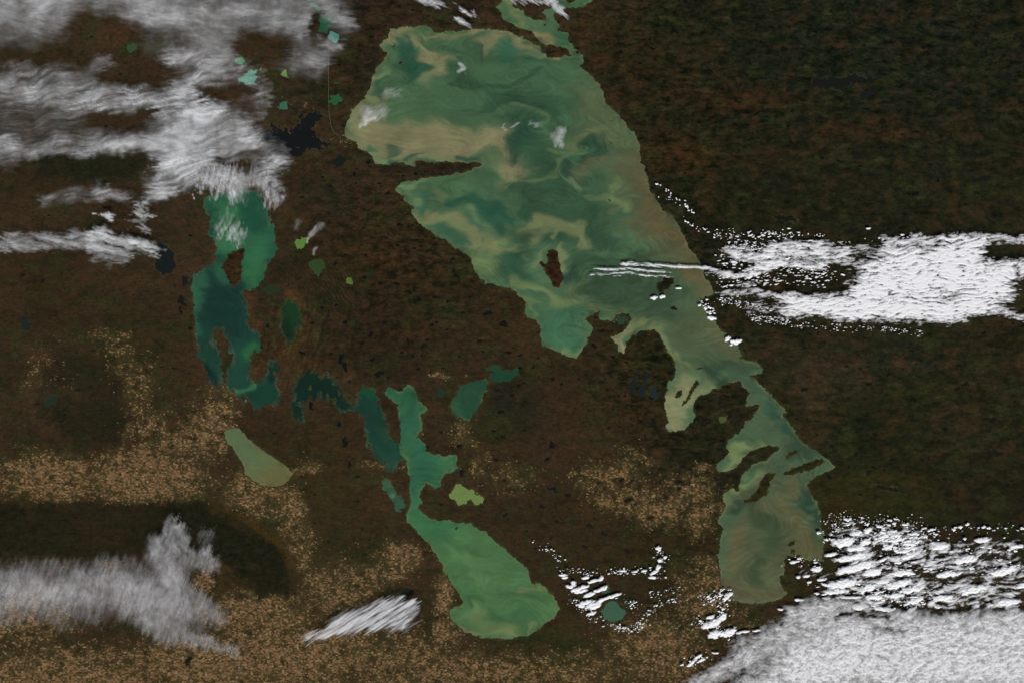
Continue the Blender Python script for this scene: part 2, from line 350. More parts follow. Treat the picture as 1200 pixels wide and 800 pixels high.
# strokes of silt, clear water and one painted cloud shadow inside lakes: (colour, width, strength, path)
TAN=(120,120,90); LIME=(104,128,88); DTEAL=(40,80,62); DGREEN=(46,76,56); BROWN=(86,84,58); PALE=(126,131,96)
winn_paint = [
 ((62,94,68),60,.8,[(560,100),(680,120),(650,230)]),
 ((78,86,60),48,.9,[(905,600),(890,680),(930,640)]),((66,82,62),34,.7,[(890,480),(940,540)]),((72,84,62),34,.6,[(780,360),(840,410)]),
 ((58,88,66),40,.8,[(600,200),(700,230),(650,250)]),
 ((82,96,68),26,.8,[(700,120),(745,190),(730,240)]),
 (BROWN,20,.85,[(752,190),(764,235),(794,285),(808,312)]),
 ((80,86,62),15,.6,[(740,205),(760,260),(802,320),(825,345)]),
 ((90,84,57),9,.6,[(752,215),(775,255),(800,290),(815,310)]),
 ((112,120,86),22,.75,[(432,120),(420,150)]),
 (TAN,20,.9,[(425,160),(470,170),(530,172),(560,170)]),
 ((96,112,82),17,.8,[(560,166),(590,172),(604,186),(602,204)]),(TAN,10,.95,[(535,166),(568,163),(590,169),(602,182),(604,196),(596,207)]),((88,108,78),6,.85,[(564,185),(580,184),(589,192),(586,202)]),
 (TAN,12,.7,[(440,145),(480,156),(540,160)]),
 ((84,106,76),7,.9,[(568,186),(580,188),(586,198)]),
 (LIME,4.5,.8,[(425,170),(440,186),(462,187),(480,189)]),
 (LIME,4,.7,[(505,187),(530,186),(548,187)]),
 (DTEAL,4,.7,[(448,172),(462,178)]),(DTEAL,3.5,.75,[(466,188),(474,189)]),(DTEAL,4,.75,[(484,186),(492,183)]),
 (DTEAL,4,.8,[(546,179),(556,186),(566,189)]),(DTEAL,2.5,.7,[(500,188),(520,188)]),(DTEAL,3,.6,[(425,172),(432,176)]),
 (TAN,6,.8,[(458,42),(480,37),(494,36)]),((72,104,68),5,.7,[(496,38),(503,34)]),
 (TAN,7,.8,[(452,50),(462,48),(470,52)]),(TAN,6,.8,[(484,54),(498,62),(508,72)]),
 ((116,118,88),11,.8,[(495,66),(512,74),(508,84)]),
 (DTEAL,9,.85,[(474,58),(468,70),(478,82)]),(DTEAL,7,.85,[(478,66),(485,78),(494,82)]),
 (DTEAL,6,.6,[(490,90),(482,94)]),(DTEAL,5,.6,[(449,96),(454,104),(447,112)]),(DTEAL,5,.5,[(460,75),(452,82)]),
 (LIME,5,.6,[(445,86),(438,100),(430,118)]),
 ((124,122,90),3.2,.95,[(560,36.5),(590,39),(612,46),(634,61),(642,70),(662,70)]),
 ((104,114,80),2.5,.7,[(500,45),(530,39),(560,37)]),
 (TAN,7,.75,[(590,44),(582,52),(568,56)]),((112,116,86),6,.7,[(600,46),(625,58)]),
 ((48,92,70),9,.8,[(604,62),(622,68),(638,72)]),((48,90,70),7,.7,[(606,58),(598,66)]),
 ((96,112,82),4,.6,[(618,70),(630,66),(640,72)]),
 (DGREEN,2.6,.7,[(535,94),(570,98),(610,95),(640,88)]),(DGREEN,3,.6,[(560,62),(600,66),(650,78)]),
 (DGREEN,7,.7,[(520,78),(550,85),(560,92)]),
 (DGREEN,13,.8,[(575,118),(610,120),(635,125)]),((42,68,54),7,.8,[(590,122),(625,128)]),
 ((88,112,80),3,.5,[(600,128),(620,134),(640,142),(650,152)]),
 (DGREEN,16,.85,[(608,150),(640,168),(640,195)]),(DGREEN,16,.75,[(650,215),(610,215),(620,240)]),(DGREEN,12,.7,[(690,300),(720,310),(700,345)]),
 ((42,74,58),11,.85,[(622,158),(605,175)]),
 ((42,70,56),10,.85,[(690,170),(700,178),(694,190)]),((42,70,56),7,.8,[(665,196),(678,208)]),
 ((92,104,72),5,.7,[(668,168),(688,160),(706,156)]),((92,98,70),8,.6,[(684,205),(700,196),(735,190)]),

 ((98,118,86),3,.6,[(655,206),(668,212),(672,220)]),((92,112,80),2.5,.55,[(600,218),(640,205),(675,185)]),
 ((94,112,80),3,.6,[(652,176),(662,182),(676,180)]),
 (DGREEN,6,.5,[(640,262),(690,262),(720,275)]),
 (DGREEN,12,.7,[(625,250),(680,255),(712,260)]),((44,72,56),9,.6,[(700,275),(730,285)]),
 ((100,120,84),3.2,.7,[(708,240),(722,246),(738,244)]),((96,118,82),3,.6,[(680,232),(708,238),(710,226),(722,218)]),
 ((52,92,70),6,.6,[(745,246),(730,258)]),
 # southern swirl of the north basin
 ((66,98,70),14,.7,[(495,215),(540,212),(580,210)]),
 (LIME,6,.7,[(468,222),(478,228),(482,238)]),(LIME,3,.7,[(472,216),(490,214),(500,210)]),
 ((50,92,72),6,.7,[(476,226),(488,232)]),((50,92,70),7,.7,[(488,244),(486,256)]),
 ((94,114,82),6,.75,[(505,226),(530,232),(545,246),(552,262),(565,276),(590,286)]),
 ((112,122,86),7,.85,[(488,258),(515,252),(530,264),(550,276),(575,290),(600,294)]),
 ((110,120,84),6,.8,[(600,292),(618,282),(604,270),(620,262),(650,268),(676,270),(684,280)]),
 ((104,118,82),5,.7,[(585,300),(610,292),(625,274),(640,268)]),
 ((50,88,68),6,.7,[(505,268),(520,276),(535,282)]),((50,88,68),6,.6,[(530,286),(545,290),(562,296)]),
 (DTEAL,7,.9,[(520,234),(548,236),(575,244),(588,254)]),(DTEAL,9,.85,[(555,244),(575,258),(574,272)]),((58,92,70),5,.7,[(540,252),(556,266)]),
 ((84,108,78),6,.6,[(560,262),(572,282)]),
 (DGREEN,11,.8,[(606,280),(608,305),(618,322)]),((42,76,58),7,.7,[(640,284),(648,280)]),
 ((108,122,86),2.6,.8,[(641,284),(644,273),(658,268),(672,270),(676,280)]),
 ((108,124,86),5,.85,[(660,288),(668,296),(662,312),(658,318)]),((100,118,82),4,.7,[(640,300),(634,304)]),
 ((104,126,84),11,.8,[(568,308),(582,318)]),((92,118,80),5,.7,[(562,290),(560,300)]),
 ((48,84,64),14,.8,[(600,318),(622,334)]),((38,66,54),5,.85,[(668,318),(678,314)]),  # last stroke: a cloud's shadow on the lake, painted into the water colour
 ((100,120,80),6,.85,[(612,332),(635,338),(660,346)]),((98,116,80),5,.7,[(640,345),(680,348),(672,332),(686,326)]),
 ((96,120,82),5,.8,[(612,358),(624,360),(628,370)]),
 ((60,104,78),22,.8,[(650,380),(668,400)]),((52,94,72),9,.5,[(660,365),(680,372)]),
 ((100,128,86),3,.8,[(656,404),(664,412),(678,415)]),
 ((92,108,74),5,.8,[(684,358),(702,360),(712,370),(722,366)]),
 ((50,72,54),26,.8,[(700,330),(740,345),(770,350)]),((46,64,46),12,.6,[(760,300),(740,320)]),
 ((60,84,62),14,.7,[(790,350),(800,365)]),((48,72,56),7,.7,[(778,374),(800,378)]),
 ((78,92,66),20,.75,[(800,385),(840,395),(860,415)]),((88,92,64),10,.6,[(820,345),(838,375),(862,405)]),
 ((100,92,64),8,.7,[(800,325),(825,335),(832,345)]),
 (PALE,6,.95,[(722,397),(728,400),(727,409)]),(PALE,4.5,.8,[(728,397),(738,390),(748,385)]),((104,116,76),4,.7,[(748,384),(762,380)]),
 ((104,120,82),5,.8,[(774,388),(784,404),(794,422)]),((110,120,80),5,.7,[(803,424),(800,418)]),
 ((100,122,88),8,.7,[(792,440),(808,440)]),
 (PALE,13,.9,[(795,450),(790,472),(797,492)]),((120,128,94),8,.85,[(812,458),(806,480)]),((112,128,90),7,.7,[(820,450),(826,456)]),
 ((44,64,50),11,.8,[(838,440),(846,450)]),((44,64,50),9,.7,[(848,432),(870,432)]),((72,92,68),4,.6,[(836,432),(846,424)]),
 ((60,84,64),12,.7,[(872,440),(892,462)]),((38,72,58),8,.8,[(908,482),(916,494)]),((38,74,58),7,.8,[(926,500),(930,512)]),
 ((70,92,66),16,.6,[(890,490),(900,506)]),
 ((110,128,84),6,.9,[(890,517),(872,528),(858,542),(846,549)]),((50,86,64),4,.7,[(862,516),(860,522)]),
 ((64,92,66),8,.5,[(884,512),(905,514)]),((40,64,48),12,.7,[(930,530),(948,536)]),
 ((104,126,82),7,.85,[(884,562),(880,570),(872,574)]),((50,86,62),4,.6,[(880,556),(874,562)]),((98,118,78),5,.7,[(856,580),(860,584)]),
 ((74,86,62),20,.8,[(905,575),(920,590),(900,610)]),((88,90,60),8,.6,[(920,560),(925,600),(930,620)]),
 ((34,62,50),8,.8,[(938,578),(950,584),(952,608)]),((40,64,44),6,.6,[(945,620),(956,622)]),
 ((40,62,48),6,.7,[(858,592),(880,596)]),((92,90,64),10,.7,[(860,618),(852,650),(850,665)]),
 ((88,86,60),4,.5,[(880,606),(905,602),(920,598)]),
 ((50,70,46),12,.75,[(880,612),(900,618),(895,640)]),((46,66,46),10,.6,[(885,660),(893,682)]),
 ((84,84,56),13,.8,[(945,630),(960,648),(940,645)]),((88,84,56),4,.4,[(935,622),(955,640)]),
 ((86,88,62),13,.85,[(858,690),(880,698),(912,694)]),((78,82,56),8,.6,[(905,650),(915,640)]),
 # the bay north of the bar
 ((112,122,82),5,.8,[(592,8),(597,20),(612,32)]),((84,112,78),8,.7,[(600,14),(615,28)]),((122,120,84),5.5,.9,[(628,34),(636,42),(638,50)]),
 ((48,92,66),8,.7,[(650,30),(655,45),(664,55)]),((56,96,66),8,.7,[(680,4),(665,10)]),
]
manitoba_paint = [
 ((42,94,66),30,.95,[(470,460),(485,500)]),((46,98,72),34,.95,[(485,520),(505,550),(490,575)]),((40,82,60),7,.5,[(482,490),(484,470)]),
 ((54,108,72),20,.9,[(490,600),(520,625)]),((68,110,72),12,.6,[(590,650),(610,670)]),
 ((80,122,78),14,.8,[(535,640),(545,665),(560,680)]),((75,117,74),16,.7,[(560,660),(590,680)]),
 ((56,100,64),5,.7,[(520,634),(535,638),(560,644)]),((60,106,68),5,.6,[(530,655),(545,675),(548,700)]),
 ((98,118,76),4,.8,[(632,684),(622,688),(616,694)]),
 ((60,104,68),5,.6,[(592,692),(612,700),(640,704)]),((92,126,84),6,.7,[(550,710),(556,718),(545,722)]),
 ((52,92,60),3.5,.7,[(548,706),(560,702),(570,708)]),((54,92,60),4,.7,[(570,718),(590,722),(605,726)]),
 ((56,96,62),9,.7,[(612,718),(625,716),(618,730)]),((94,118,78),9,.7,[(565,726),(580,736),(600,742)]),
 ((104,118,80),2.6,.7,[(540,736),(570,746),(600,746),(630,734)]),((52,96,62),4,.5,[(536,716),(545,718)]),
]
narrows_paint = [((14,40,32),30,.95,[(355,450),(390,455)]),((14,40,34),8,.9,[(400,478),(350,482)]),((22,58,48),14,.9,[(425,460),(435,500)]),((30,70,56),16,.9,[(445,520),(460,535)]),
 ((22,54,46),5,.6,[(436,505),(452,525)]),((50,88,62),3,.6,[(470,526),(476,535)]),((24,78,48),5,.6,[(424,455),(437,462)])]
gosis_paint = [((44,96,70),30,.95,[(270,240),(300,280)]),((58,116,80),14,.7,[(270,255),(265,285)]),((28,72,58),12,.8,[(290,240),(300,262)]),((48,104,70),14,.9,[(300,300),(295,330)]),
 ((23,54,48),34,.95,[(255,345),(265,375)]),((46,96,72),8,.8,[(235,322),(230,345),(232,360)]),((44,90,68),8,.7,[(255,312),(264,325)]),
 ((26,60,48),14,.85,[(242,420),(246,400)]),((14,40,34),6,.8,[(245,432),(254,448)]),((30,70,58),15,.9,[(280,410),(280,440)]),((38,94,60),8,.85,[(300,405),(294,412)]),
 ((22,60,46),16,.9,[(300,460),(320,465)]),((56,104,78),3,.8,[(275,458),(286,455),(296,452)]),((14,42,36),7,.9,[(318,432),(318,445)]),((40,88,66),4,.5,[(228,370),(230,400)])]

LAKES = []      # dicts: polys, col, paint, rough, label
def lake(polys, col, paint=(), rough=1.0, label=None, name="lake", swirl=0.0, fingers=0.0):
    LAKES.append(dict(polys=polys, col=col, paint=paint, rough=rough, label=label, name=name, swirl=swirl, fingers=fingers))
lake([winnipeg_main, playgreen, bay_inner], GREEN, winn_paint, 1.0, "largest lake, long and silty green with tan swirls, running from top centre to lower right", swirl=1.0)
lake([manitoba], (68, 108, 68), manitoba_paint, 0.95, "bright green lake with a broad rounded south end, lower centre", swirl=0.8)
lake([manitoba_nw], (22, 56, 44), narrows_paint, 1.9, "dark teal lake arm bending down to the green lake, west of its north end", swirl=0.2, fingers=.6)
lake([winnipegosis], (28, 66, 56), gosis_paint, 1.9, "deep teal lake with two arms below the cloud mass, left of centre", swirl=0.35, fingers=.8)
lake([[(263,505),(270,502),(280,501),(284,506),(290,513),(300,522),(312,531),(325,539),(335,546),(343,554),(338,562),(330,568),(318,570),(305,567),(295,561),(287,555),(286,545),(281,537),(275,528),(272,521),(268,521),(264,513)]], (92,106,72), [((84,106,76),16,.8,[(275,510),(290,530)]),((102,98,62),12,.7,[(318,562),(335,556)])], 0.5, "plain olive green lake shaped like a slanted teardrop beside the tan fields", swirl=0.1)
lake([[(528,476),(530,470),(535,462),(539,455),(547,450),(555,447),(565,445),(571,446),(571,456),(567,460),(564,468),(560,477),(554,485),(549,493),(543,491),(537,487),(531,484),(529,479)]], (34,72,52), [((44,88,62),5,.6,[(534,472),(538,484)])], 1.2, "dark green squarish lake in the middle of the brown plain", swirl=0.2)
lake([[(573,432),(577,428),(584,431),(593,434),(602,434),(608,438),(600,442),(590,446),(578,446),(573,442),(578,438)]], (26,66,46), (), 2.0, "small ragged green lake at the upper right of the squarish lake")
lake([[(526,580),(531,575),(534,567),(540,567),(547,573),(554,574),(560,580),(567,583),(565,589),(558,591),(553,586),(548,585),(546,591),(537,591),(533,585)]], (102,128,72), (), 1.0, "bright lime green lake with a notched south shore, lower centre")
lake([[(704,717),(712,706),(720,704),(728,712),(734,718),(728,725),(716,729),(709,724)]], (54,92,70), (), 0.8, "small green lake ringed by white cumulus rows")
lake([[(336,350),(340,352),(345,356),(352,362),(354,372),(351,382),(346,392),(341,398),(340,408),(338,400),(335,395),(329,385),(330,370),(333,358)]], (24,56,32), [((18,36,28),7,.7,[(338,392),(334,380)])], 1.8, "narrow dark green lake east of the two armed teal lake")
lake([[(183,287),(190,285),(196,288),(203,297),(204,310),(202,320),(190,321),(184,315),(182,305)]], (22,29,31), (), 0.9, "small blue-black lake below the cloud edge at far left")
lake([[(310,156),(320,148),(333,152),(342,156),(350,150),(350,140),(358,134),(375,131),(373,141),(366,150),(368,160),(374,166),(394,168),(382,173),(364,174),(350,184),(335,184),(322,174),(312,164)]], (20,24,25), (), 2.6, "black branching lake right of the cloud mass at upper left")
lake([[(447,562),(453,560),(458,570),(465,576),(470,585),(473,594),(468,598),(462,592),(460,583),(453,577),(449,570)]], (44,84,64), [((90,120,100),3,.6,[(460,580)])], 2.0, "little teal marsh lake just west of the green lake's narrows")
lake([[(953,98),(958,93),(972,91),(985,93),(992,90),(1003,88),(1013,93),(1004,97),(994,98),(984,103),(970,103),(960,101)]], (22,24,24), (), 1.8, "black lake lying across the dark forest at upper right")
small = [
 ((353,284,8,5,5),(88,128,64),"small lime green lake below the cloud mass"),
 ((372,313,9,10,0),(46,72,40),"small olive green lake beside the drumlin field"),
 ((410,330,4,3.6,0),(82,110,52),"tiny lime green pond right of the drumlin field"),
 ((317,339,11,5,0),(34,52,34),None),((332,87,4.5,3.6,0),(96,136,72),"tiny lime green pond at the top left cloud edge"),
 ((292,91,11,6.5,30),(84,150,128),"turquoise lake inside the cloud gap at upper left"),((282,72,5,4,0),(72,140,100),None),((306,82,3,2,30),(100,150,80),None),
 ((381,28,7,10,-15),(34,84,60),None),((391,43,6,6.5,30),(76,142,128),"turquoise pond beside the bright cloud patch at top left"),((370,8,8,3,-35),(44,96,72),None),
 ((333,124,5,4,30),(54,104,84),None),((394,117,7,5,25),(38,88,56),"small green lake left of the largest lake's west shore"),((396,98,3.5,1.5,0),(38,80,50),None),
 ((154,56,6,4,0),(48,78,50),None),((846,491,5.5,3.6,20),(72,84,50),"olive pond between the pale bay and the channel"),((728,375,8,4,15),(40,66,48),None),
 ((741,454,3.4,10,-12),(22,30,30),None),((746,440,2,7,-30),(22,28,26),None),((753,456,3.4,10,-6),(22,34,36),None),((757,440,2,8,-10),(22,30,28),None),((766,461,3.6,9,0),(26,44,44),None),((783,450,1.6,5,-20),(24,30,26),None),((776,462,1.4,4,-10),(22,28,26),None),((706,446,3,2,20),(18,20,14),None),((765,494,1.8,3.6,0),(18,16,12),None),
 ((710,691,5,4,40),(50,80,62),None),((517,460,4,5,0),(30,52,34),None),((398,189,7,5,20),(24,30,26),None),
 ((647,521,4,2.5,-20),(15,17,13),None),((444,438,5,2.4,15),(16,16,12),None),((399,421,2.2,5,8),(16,16,14),None),((405,430,2.5,6,5),(16,16,14),None),
 ((434,392,4,2.5,20),(17,17,13),None),((491,350,3,2,0),(15,15,12),None),((512,377,2.5,2,0),(15,15,12),None),((524,387,2.8,1.5,0),(15,15,12),None),((590,379,5,3,-30),(16,16,12),None),
 ((519,360,2.5,1.5,0),(17,17,13),None),((509,348,2,1.2,0),(17,17,13),None),((478,398,1.5,3,0),(16,16,12),None),
 ((646,572,5,2,-30),(16,16,14),None),((652,576,4,1.6,-30),(16,16,14),None),((634,593,5,2,-30),(17,17,14),None),((617,622,3,1.2,0),(17,17,14),None),((685,640,5,1.8,-25),(17,17,14),None),((706,625,5,2,-15),(17,17,14),None),((692,616,4,1.5,-10),(17,17,14),None),
 ((478,692,6,3.5,0),(20,24,18),"black pond at the top end of the feathered cloud"),((222,772,1.8,7,-30),(14,18,16),"thin black reservoir below the lower left cloud"),
 ((540,523,2.5,2,0),(15,13,10),None),((541,553,3,4,0),(18,14,11),None),((404,517,3,6,0),(20,15,14),None),((410,545,2,5,0),(22,18,14),None),((364,474,2,5,5),(14,18,16),None),((397,497,2.5,3,0),(16,18,14),None),
 ((1040,572,16,1.8,-8),(18,20,12),"thin black lake along the olive streak at right"),((1018,552,6,1.8,25),(18,20,14),None),((1002,532,4,1.5,40),(18,20,14),None),((986,520,3,2,0),(17,18,14),None),
 ((1017,109,10,3,20),(24,26,26),None),((926,105,5,2.5,0),(24,26,24),None),((898,130,5,1.6,0),(22,23,20),None),((1005,184,7,1.8,-5),(24,26,24),None),((860,21,4,2,0),(20,22,18),None),((1030,72,4,1,0),(20,22,20),None),((940,138,5,1.2,0),(22,24,20),None),
 ((727,52,5,1.2,0),(20,20,15),None),((766,57,4,1,0),(18,18,14),None),((920,256,12,2.5,-5),(22,24,18),None),((997,270,9,3,10),(22,24,20),None),
 ((1052,222,6,1.2,-20),(20,21,18),None),((959,391,3,1.2,0),(18,18,14),None),((460,322,4,3,0),(20,20,14),None),((403,300,4,2.5,0),(22,24,18),None),((435,322,3,3,0),(24,44,30),None),
 ((216,328,5,5,35),(24,28,28),None),((213,352,2.5,7,25),(22,24,20),None),((212,364,2,5,10),(20,22,18),None),((314,382,3,2,20),(18,20,14),None),
 # beyond the photographed strip, the same country goes on
 ((60,470,9,4,30),(30,48,38),None),((30,380,5,9,10),(26,40,36),None),((78,610,5,2,0),(20,24,18),None),((1120,120,8,2.5,-10),(22,24,24),None),((1150,210,14,3,10),(22,25,24),None),((1130,450,6,2,20),(20,22,18),None),((1165,530,10,2.5,-12),(20,22,16),None),((1105,40,5,2,0),(22,24,22),None),((1180,90,6,3,25),(22,25,25),None),((50,330,4,2,0),(22,26,24),None)]
for i, ((cx, cy, a, b, ang), c, lab) in enumerate(small):
    lake([blob(cx, cy, a, b, ang, seed=i)], c, (), 1.2, lab, name="pond" if max(a, b) < 6 else "lake")
rs = random.Random(5)
def in_land(x, y):
    return all(poly_sdf(np.array([float(x)]), np.array([float(y)]), p)[0] < -5 for p in (winnipeg_main, playgreen, manitoba, manitoba_nw, winnipegosis))
cnt = 0
while cnt < 190:                               # ponds strewn over the shield and the interlake
    x, y = (rs.uniform(700, 1230), rs.uniform(-20, 600)) if rs.random() < .55 else ((rs.uniform(350, 620), rs.uniform(190, 460)) if rs.random() < .7 else (rs.uniform(560, 780), rs.uniform(400, 660)))
    if not in_land(x, y): continue
    e = rs.uniform(1.2, 2.6)
    lake([blob(x, y, e * rs.uniform(1, 1.8), e * .7, rs.uniform(-25, 35), seed=cnt)], (14, 16, 13), (), .5, None, name="pond")
    cnt += 1

ISLANDS = [
 ([(643,293),(649,291),(652,294),(654,300),(655,306),(656,312),(657,318),(661,324),(659,330),(657,335),(652,337),(648,335),(646,328),(641,322),(637,315),(635,311),(631,309),(634,307),(639,309),(642,305),(641,299)], (48,32,22), "brown ragged island in the middle of the largest lake"),
 ([(768,337),(772,330),(780,326),(790,325),(789,331),(784,338),(778,343),(770,343)], (34,32,20), "dark island just below the streak of cloud over the lake"),
 ([(785,360),(790,358),(795,362),(793,364),(787,363)], (30,28,18), "sliver of an island below the dark lake island"),
 ([(791,464),(794,458),(799,456),(800,461),(796,466),(792,466)], (50,46,26), "short oval island in the pale bay"),
 ([(797,478),(800,471),(806,464),(808,457),(813,450),(818,444),(819,449),(814,457),(810,464),(807,470),(801,474)], (46,42,24), "long slanting island in the pale bay"),
 ([(813,432),(820,430),(827,431),(820,433)], (34,38,24), "thin flat islet north of the pale bay"),
 ([(268,297),(275,294),(287,291),(286,300),(284,310),(283,322),(280,333),(275,337),(270,334),(267,326),(262,320),(260,313),(264,306)], (52,38,22), "brown oval island between the arms of the teal lake"),
 ([(918,556),(925,558),(932,556),(940,553),(950,550),(960,545),(967,540),(963,537),(955,538),(945,542),(935,546),(925,550)], (44,42,20), "long forested island at the entrance of the south basin"),
 ([(920,535),(924,530),(930,527),(937,526),(934,531),(927,535),(922,537)], (50,44,24), "small oval island above the long forested island"),
 ([(922,639),(926,634),(932,632),(931,638),(926,640)], (34,38,20), "small dark island near the east shore of the south basin"),
 ([(926,648),(928,643),(932,644),(931,649)], (46,48,26), "islet by the cloud dotted spit of the south basin"),
 ([(871,586),(878,582),(884,577),(888,570),(892,562),(897,556),(908,552),(911,554),(906,561),(902,566),(901,573),(898,580),(890,586),(880,589),(872,589)], (44,40,20), "forested hook of land between the narrow bays"),
 ([(458,56),(461,53),(464,52),(462,55)], (30,26,20), "tiny dark islet at the lagoon's mouth, top left of the largest lake"),
 ([(467,75),(470,72),(473,73),(470,76)], (32,30,24), "tiny dark islet in the teal patch, upper left of the largest lake"),
 ([(712,234),(714,233),(716,236),(714,236)], (50,36,24), "tiny brown islet near the pale eddy in the largest lake"),
 ([(674,61),(677,59),(679,61),(678,64),(675,64)], (28,30,20), "round dark islet where the top channel opens into the lake"),
 ([(637,29),(639,28),(640,30),(638,31)], (28,32,20), "speck of an islet in the top channel"),
 ([(533,619),(535,616),(537,618),(535,621)], (60,44,30), "tiny islet near the north shore of the green lake"),
 ([(361,455),(364,450),(366,455),(363,458)], (66,58,36), "pale islet in the dark teal arm"),
 ([(871,541),(873,540),(878,541),(874,542)], (60,66,36), "speck island in the lime inlet"),
 ([(255,404),(257,398),(260,404),(262,414),(259,414)], (62,46,26), "thin brown strip beside the teal lake's long spit"),
]

def warp(x, y, amp, fingers=0.0):
    n1 = fbm(x, y, 7, 4, 101, .66); n2 = fbm(x, y, 7, 4, 202, .66)
    x2, y2 = x + n1 * 2.9 * amp, y + n2 * 2.9 * amp
    if fingers:                                # long flooded hollows between north-south ridges
        y2 = y2 + fingers * 11 * fbm(x * 1.5 + y * .12, y * .22, 5.5, 3, 207, .6) * ss(380, 410, y)
    return x2, y2

def lake_sdf(lk, x, y):
    X, Y = warp(x, y, lk["rough"], lk["fingers"])
    s = np.full(x.shape, -1e9)
    for p in lk["polys"]:
        s = np.maximum(s, poly_sdf(X, Y, p))
    return s
def lake_bbox(lk, m=8):
    a = np.concatenate([np.array(p, float) for p in lk["polys"]])
    return a[:, 0].min() - m, a[:, 0].max() + m, a[:, 1].min() - m, a[:, 1].max() + m

# ------------------------------------------------------------------ land colour and relief
def mount(x, y):
    d = poly_sdf(x + 8 * fbm(x, y, 22, 5, 9, .62), y + 8 * fbm(x, y, 22, 5, 10, .62), [(-60,592),(190,588),(240,590),(284,602),(320,624),(343,650),(350,684),(338,700),(300,698),(268,676),(240,655),(200,645),(120,655),(-60,650)])
    d2 = poly_sdf(x + 11 * fbm(x, y, 18, 5, 19, .65), y + 11 * fbm(x, y, 18, 5, 20, .65), [(60,400),(120,420),(145,450),(150,490),(135,525),(90,530),(40,480)])
    d3 = poly_sdf(x + 8 * fbm(x, y, 18, 4, 21, .65), y + 5 * fbm(x, y, 18, 4, 22, .65), [(40,175),(120,180),(170,182),(180,195),(160,212),(120,218),(40,215)])
    return d, d2, d3

REG = [  # (colour, radius-x, radius-y, strength, x, y)
 ((31,30,19), 230, 170, .95, 980, 110), ((27,29,21), 150, 90, .7, 1040, 60), ((60,38,22), 60, 16, .55, 800, 108), ((58,36,20), 70, 14, .5, 880, 118),
 ((62,40,20), 50, 22, .6, 795, 180), ((60,36,20), 26, 10, .6, 800, 190), ((54,34,20), 60, 12, .5, 1010, 150), ((50,32,20), 60, 14, .5, 930, 185), ((26,27,15), 60, 12, .6, 800, 225), ((28,29,16), 110, 20, .7, 920, 240),
 ((46,34,20), 70, 40, .6, 760, 90), ((52,32,20), 20, 8, .5, 712, 72), ((28,28,18), 60, 14, .6, 760, 100),
 ((50,36,20), 80, 30, .5, 700, 40), ((33,33,20), 60, 24, .5, 790, 30),
 ((40,34,21), 140, 60, .7, 960, 400), ((62,48,33), 46, 30, .75, 965, 445), ((78,60,42), 10, 5, .7, 966, 480), ((60,42,24), 24, 12, .6, 945, 505), ((30,32,17), 70, 50, .75, 1030, 500), ((36,36,26), 50, 30, .6, 1060, 420),
 ((56,50,18), 50, 4, .7, 1035, 562), ((52,48,18), 60, 3, .6, 1050, 590), ((44,42,18), 90, 40, .6, 1000, 590), ((48,38,16), 30, 24, .6, 975, 600),
 ((40,36,19), 40, 50, .85, 755, 430), ((34,32,16), 30, 30, .6, 765, 410), ((38,32,18), 30, 24, .5, 710, 410),
 ((54,38,23), 90, 60, .6, 670, 490), ((50,36,23), 120, 60, .5, 660, 620),
 ((46,36,21), 70, 70, .6, 500, 360), ((50,34,20), 70, 60, .6, 440, 300), ((42,29,19), 50, 60, .7, 440, 400), ((40,28,20), 30, 50, .5, 460, 420),
 ((62,38,22), 26, 14, .6, 445, 310), ((66,34,24), 9, 6, .7, 421, 228), ((40,30,22), 60, 10, .8, 500, 198), ((36,34,24), 30, 18, .6, 395, 230),
 ((33,32,22), 36, 36, .85, 602, 478), ((28,30,22), 18, 18, .7, 585, 470), ((44,42,20), 26, 22, .6, 575, 505),
 ((50,38,20), 24, 40, .6, 600, 365), ((62,40,22), 16, 8, .6, 660, 420), ((58,44,22), 10, 16, .6, 572, 460),
 ((60,42,24), 40, 40, .7, 330, 400), ((72,52,28), 8, 28, .7, 345, 400), ((74,50,26), 9, 20, .8, 292, 360), ((84,54,26), 9, 12, .7, 350, 350), ((66,46,26), 10, 26, .7, 300, 430), ((64,48,28), 14, 26, .7, 405, 450),
 ((50,36,26), 20, 20, .6, 318, 360), ((48,38,22), 50, 40, .5, 190, 400), ((56,40,26), 22, 60, .5, 213, 400), ((46,34,22), 50, 30, .5, 180, 460),
 ((40,40,20), 50, 40, .5, 150, 400), ((54,40,24), 60, 40, .6, 370, 520), ((52,38,24), 40, 30, .5, 430, 610), ((64,42,32), 10, 20, .5, 327, 452),
 ((52,40,22), 70, 50, .6, 390, 570), ((46,44,22), 60, 30, .5, 330, 620), ((42,44,22), 24, 40, .5, 322, 590), ((44,42,22), 50, 30, .6, 420, 660), ((40,36,20), 30, 30, .6, 505, 720), ((52,38,22), 14, 14, .7, 538, 690),
 ((48,38,22), 80, 60, .6, 700, 640), ((44,44,20), 50, 30, .7, 640, 760), ((50,40,20), 24, 16, .7, 620, 762), ((36,38,22), 30, 7, .8, 615, 746), ((48,24,16), 12, 5, .6, 645, 729), ((52,40,22), 60, 30, .6, 800, 640),
 ((36,36,18), 30, 16, .7, 850, 712), ((46,38,20), 26, 20, .6, 935, 685), ((50,44,26), 20, 10, .6, 870, 730),
 ((70,46,32), 24, 18, .7, 130, 40), ((52,36,24), 40, 20, .5, 190, 80), ((34,36,20), 40, 16, .5, 370, 100), ((38,26,22), 60, 50, .6, 440, 15), ((46,32,24), 30, 24, .5, 440, 65), ((34,30,22), 24, 30, .5, 425, 90), ((48,40,32), 30, 14, .6, 340, 118), ((50,28,24), 12, 8, .6, 625, 10), ((52,34,26), 20, 5, .6, 652, 59),
 ((42,30,24), 30, 20, .5, 530, 18), ((48,36,20), 60, 60, .5, 60, 330), ((44,38,22), 60, 60, .4, 1150, 470),
]
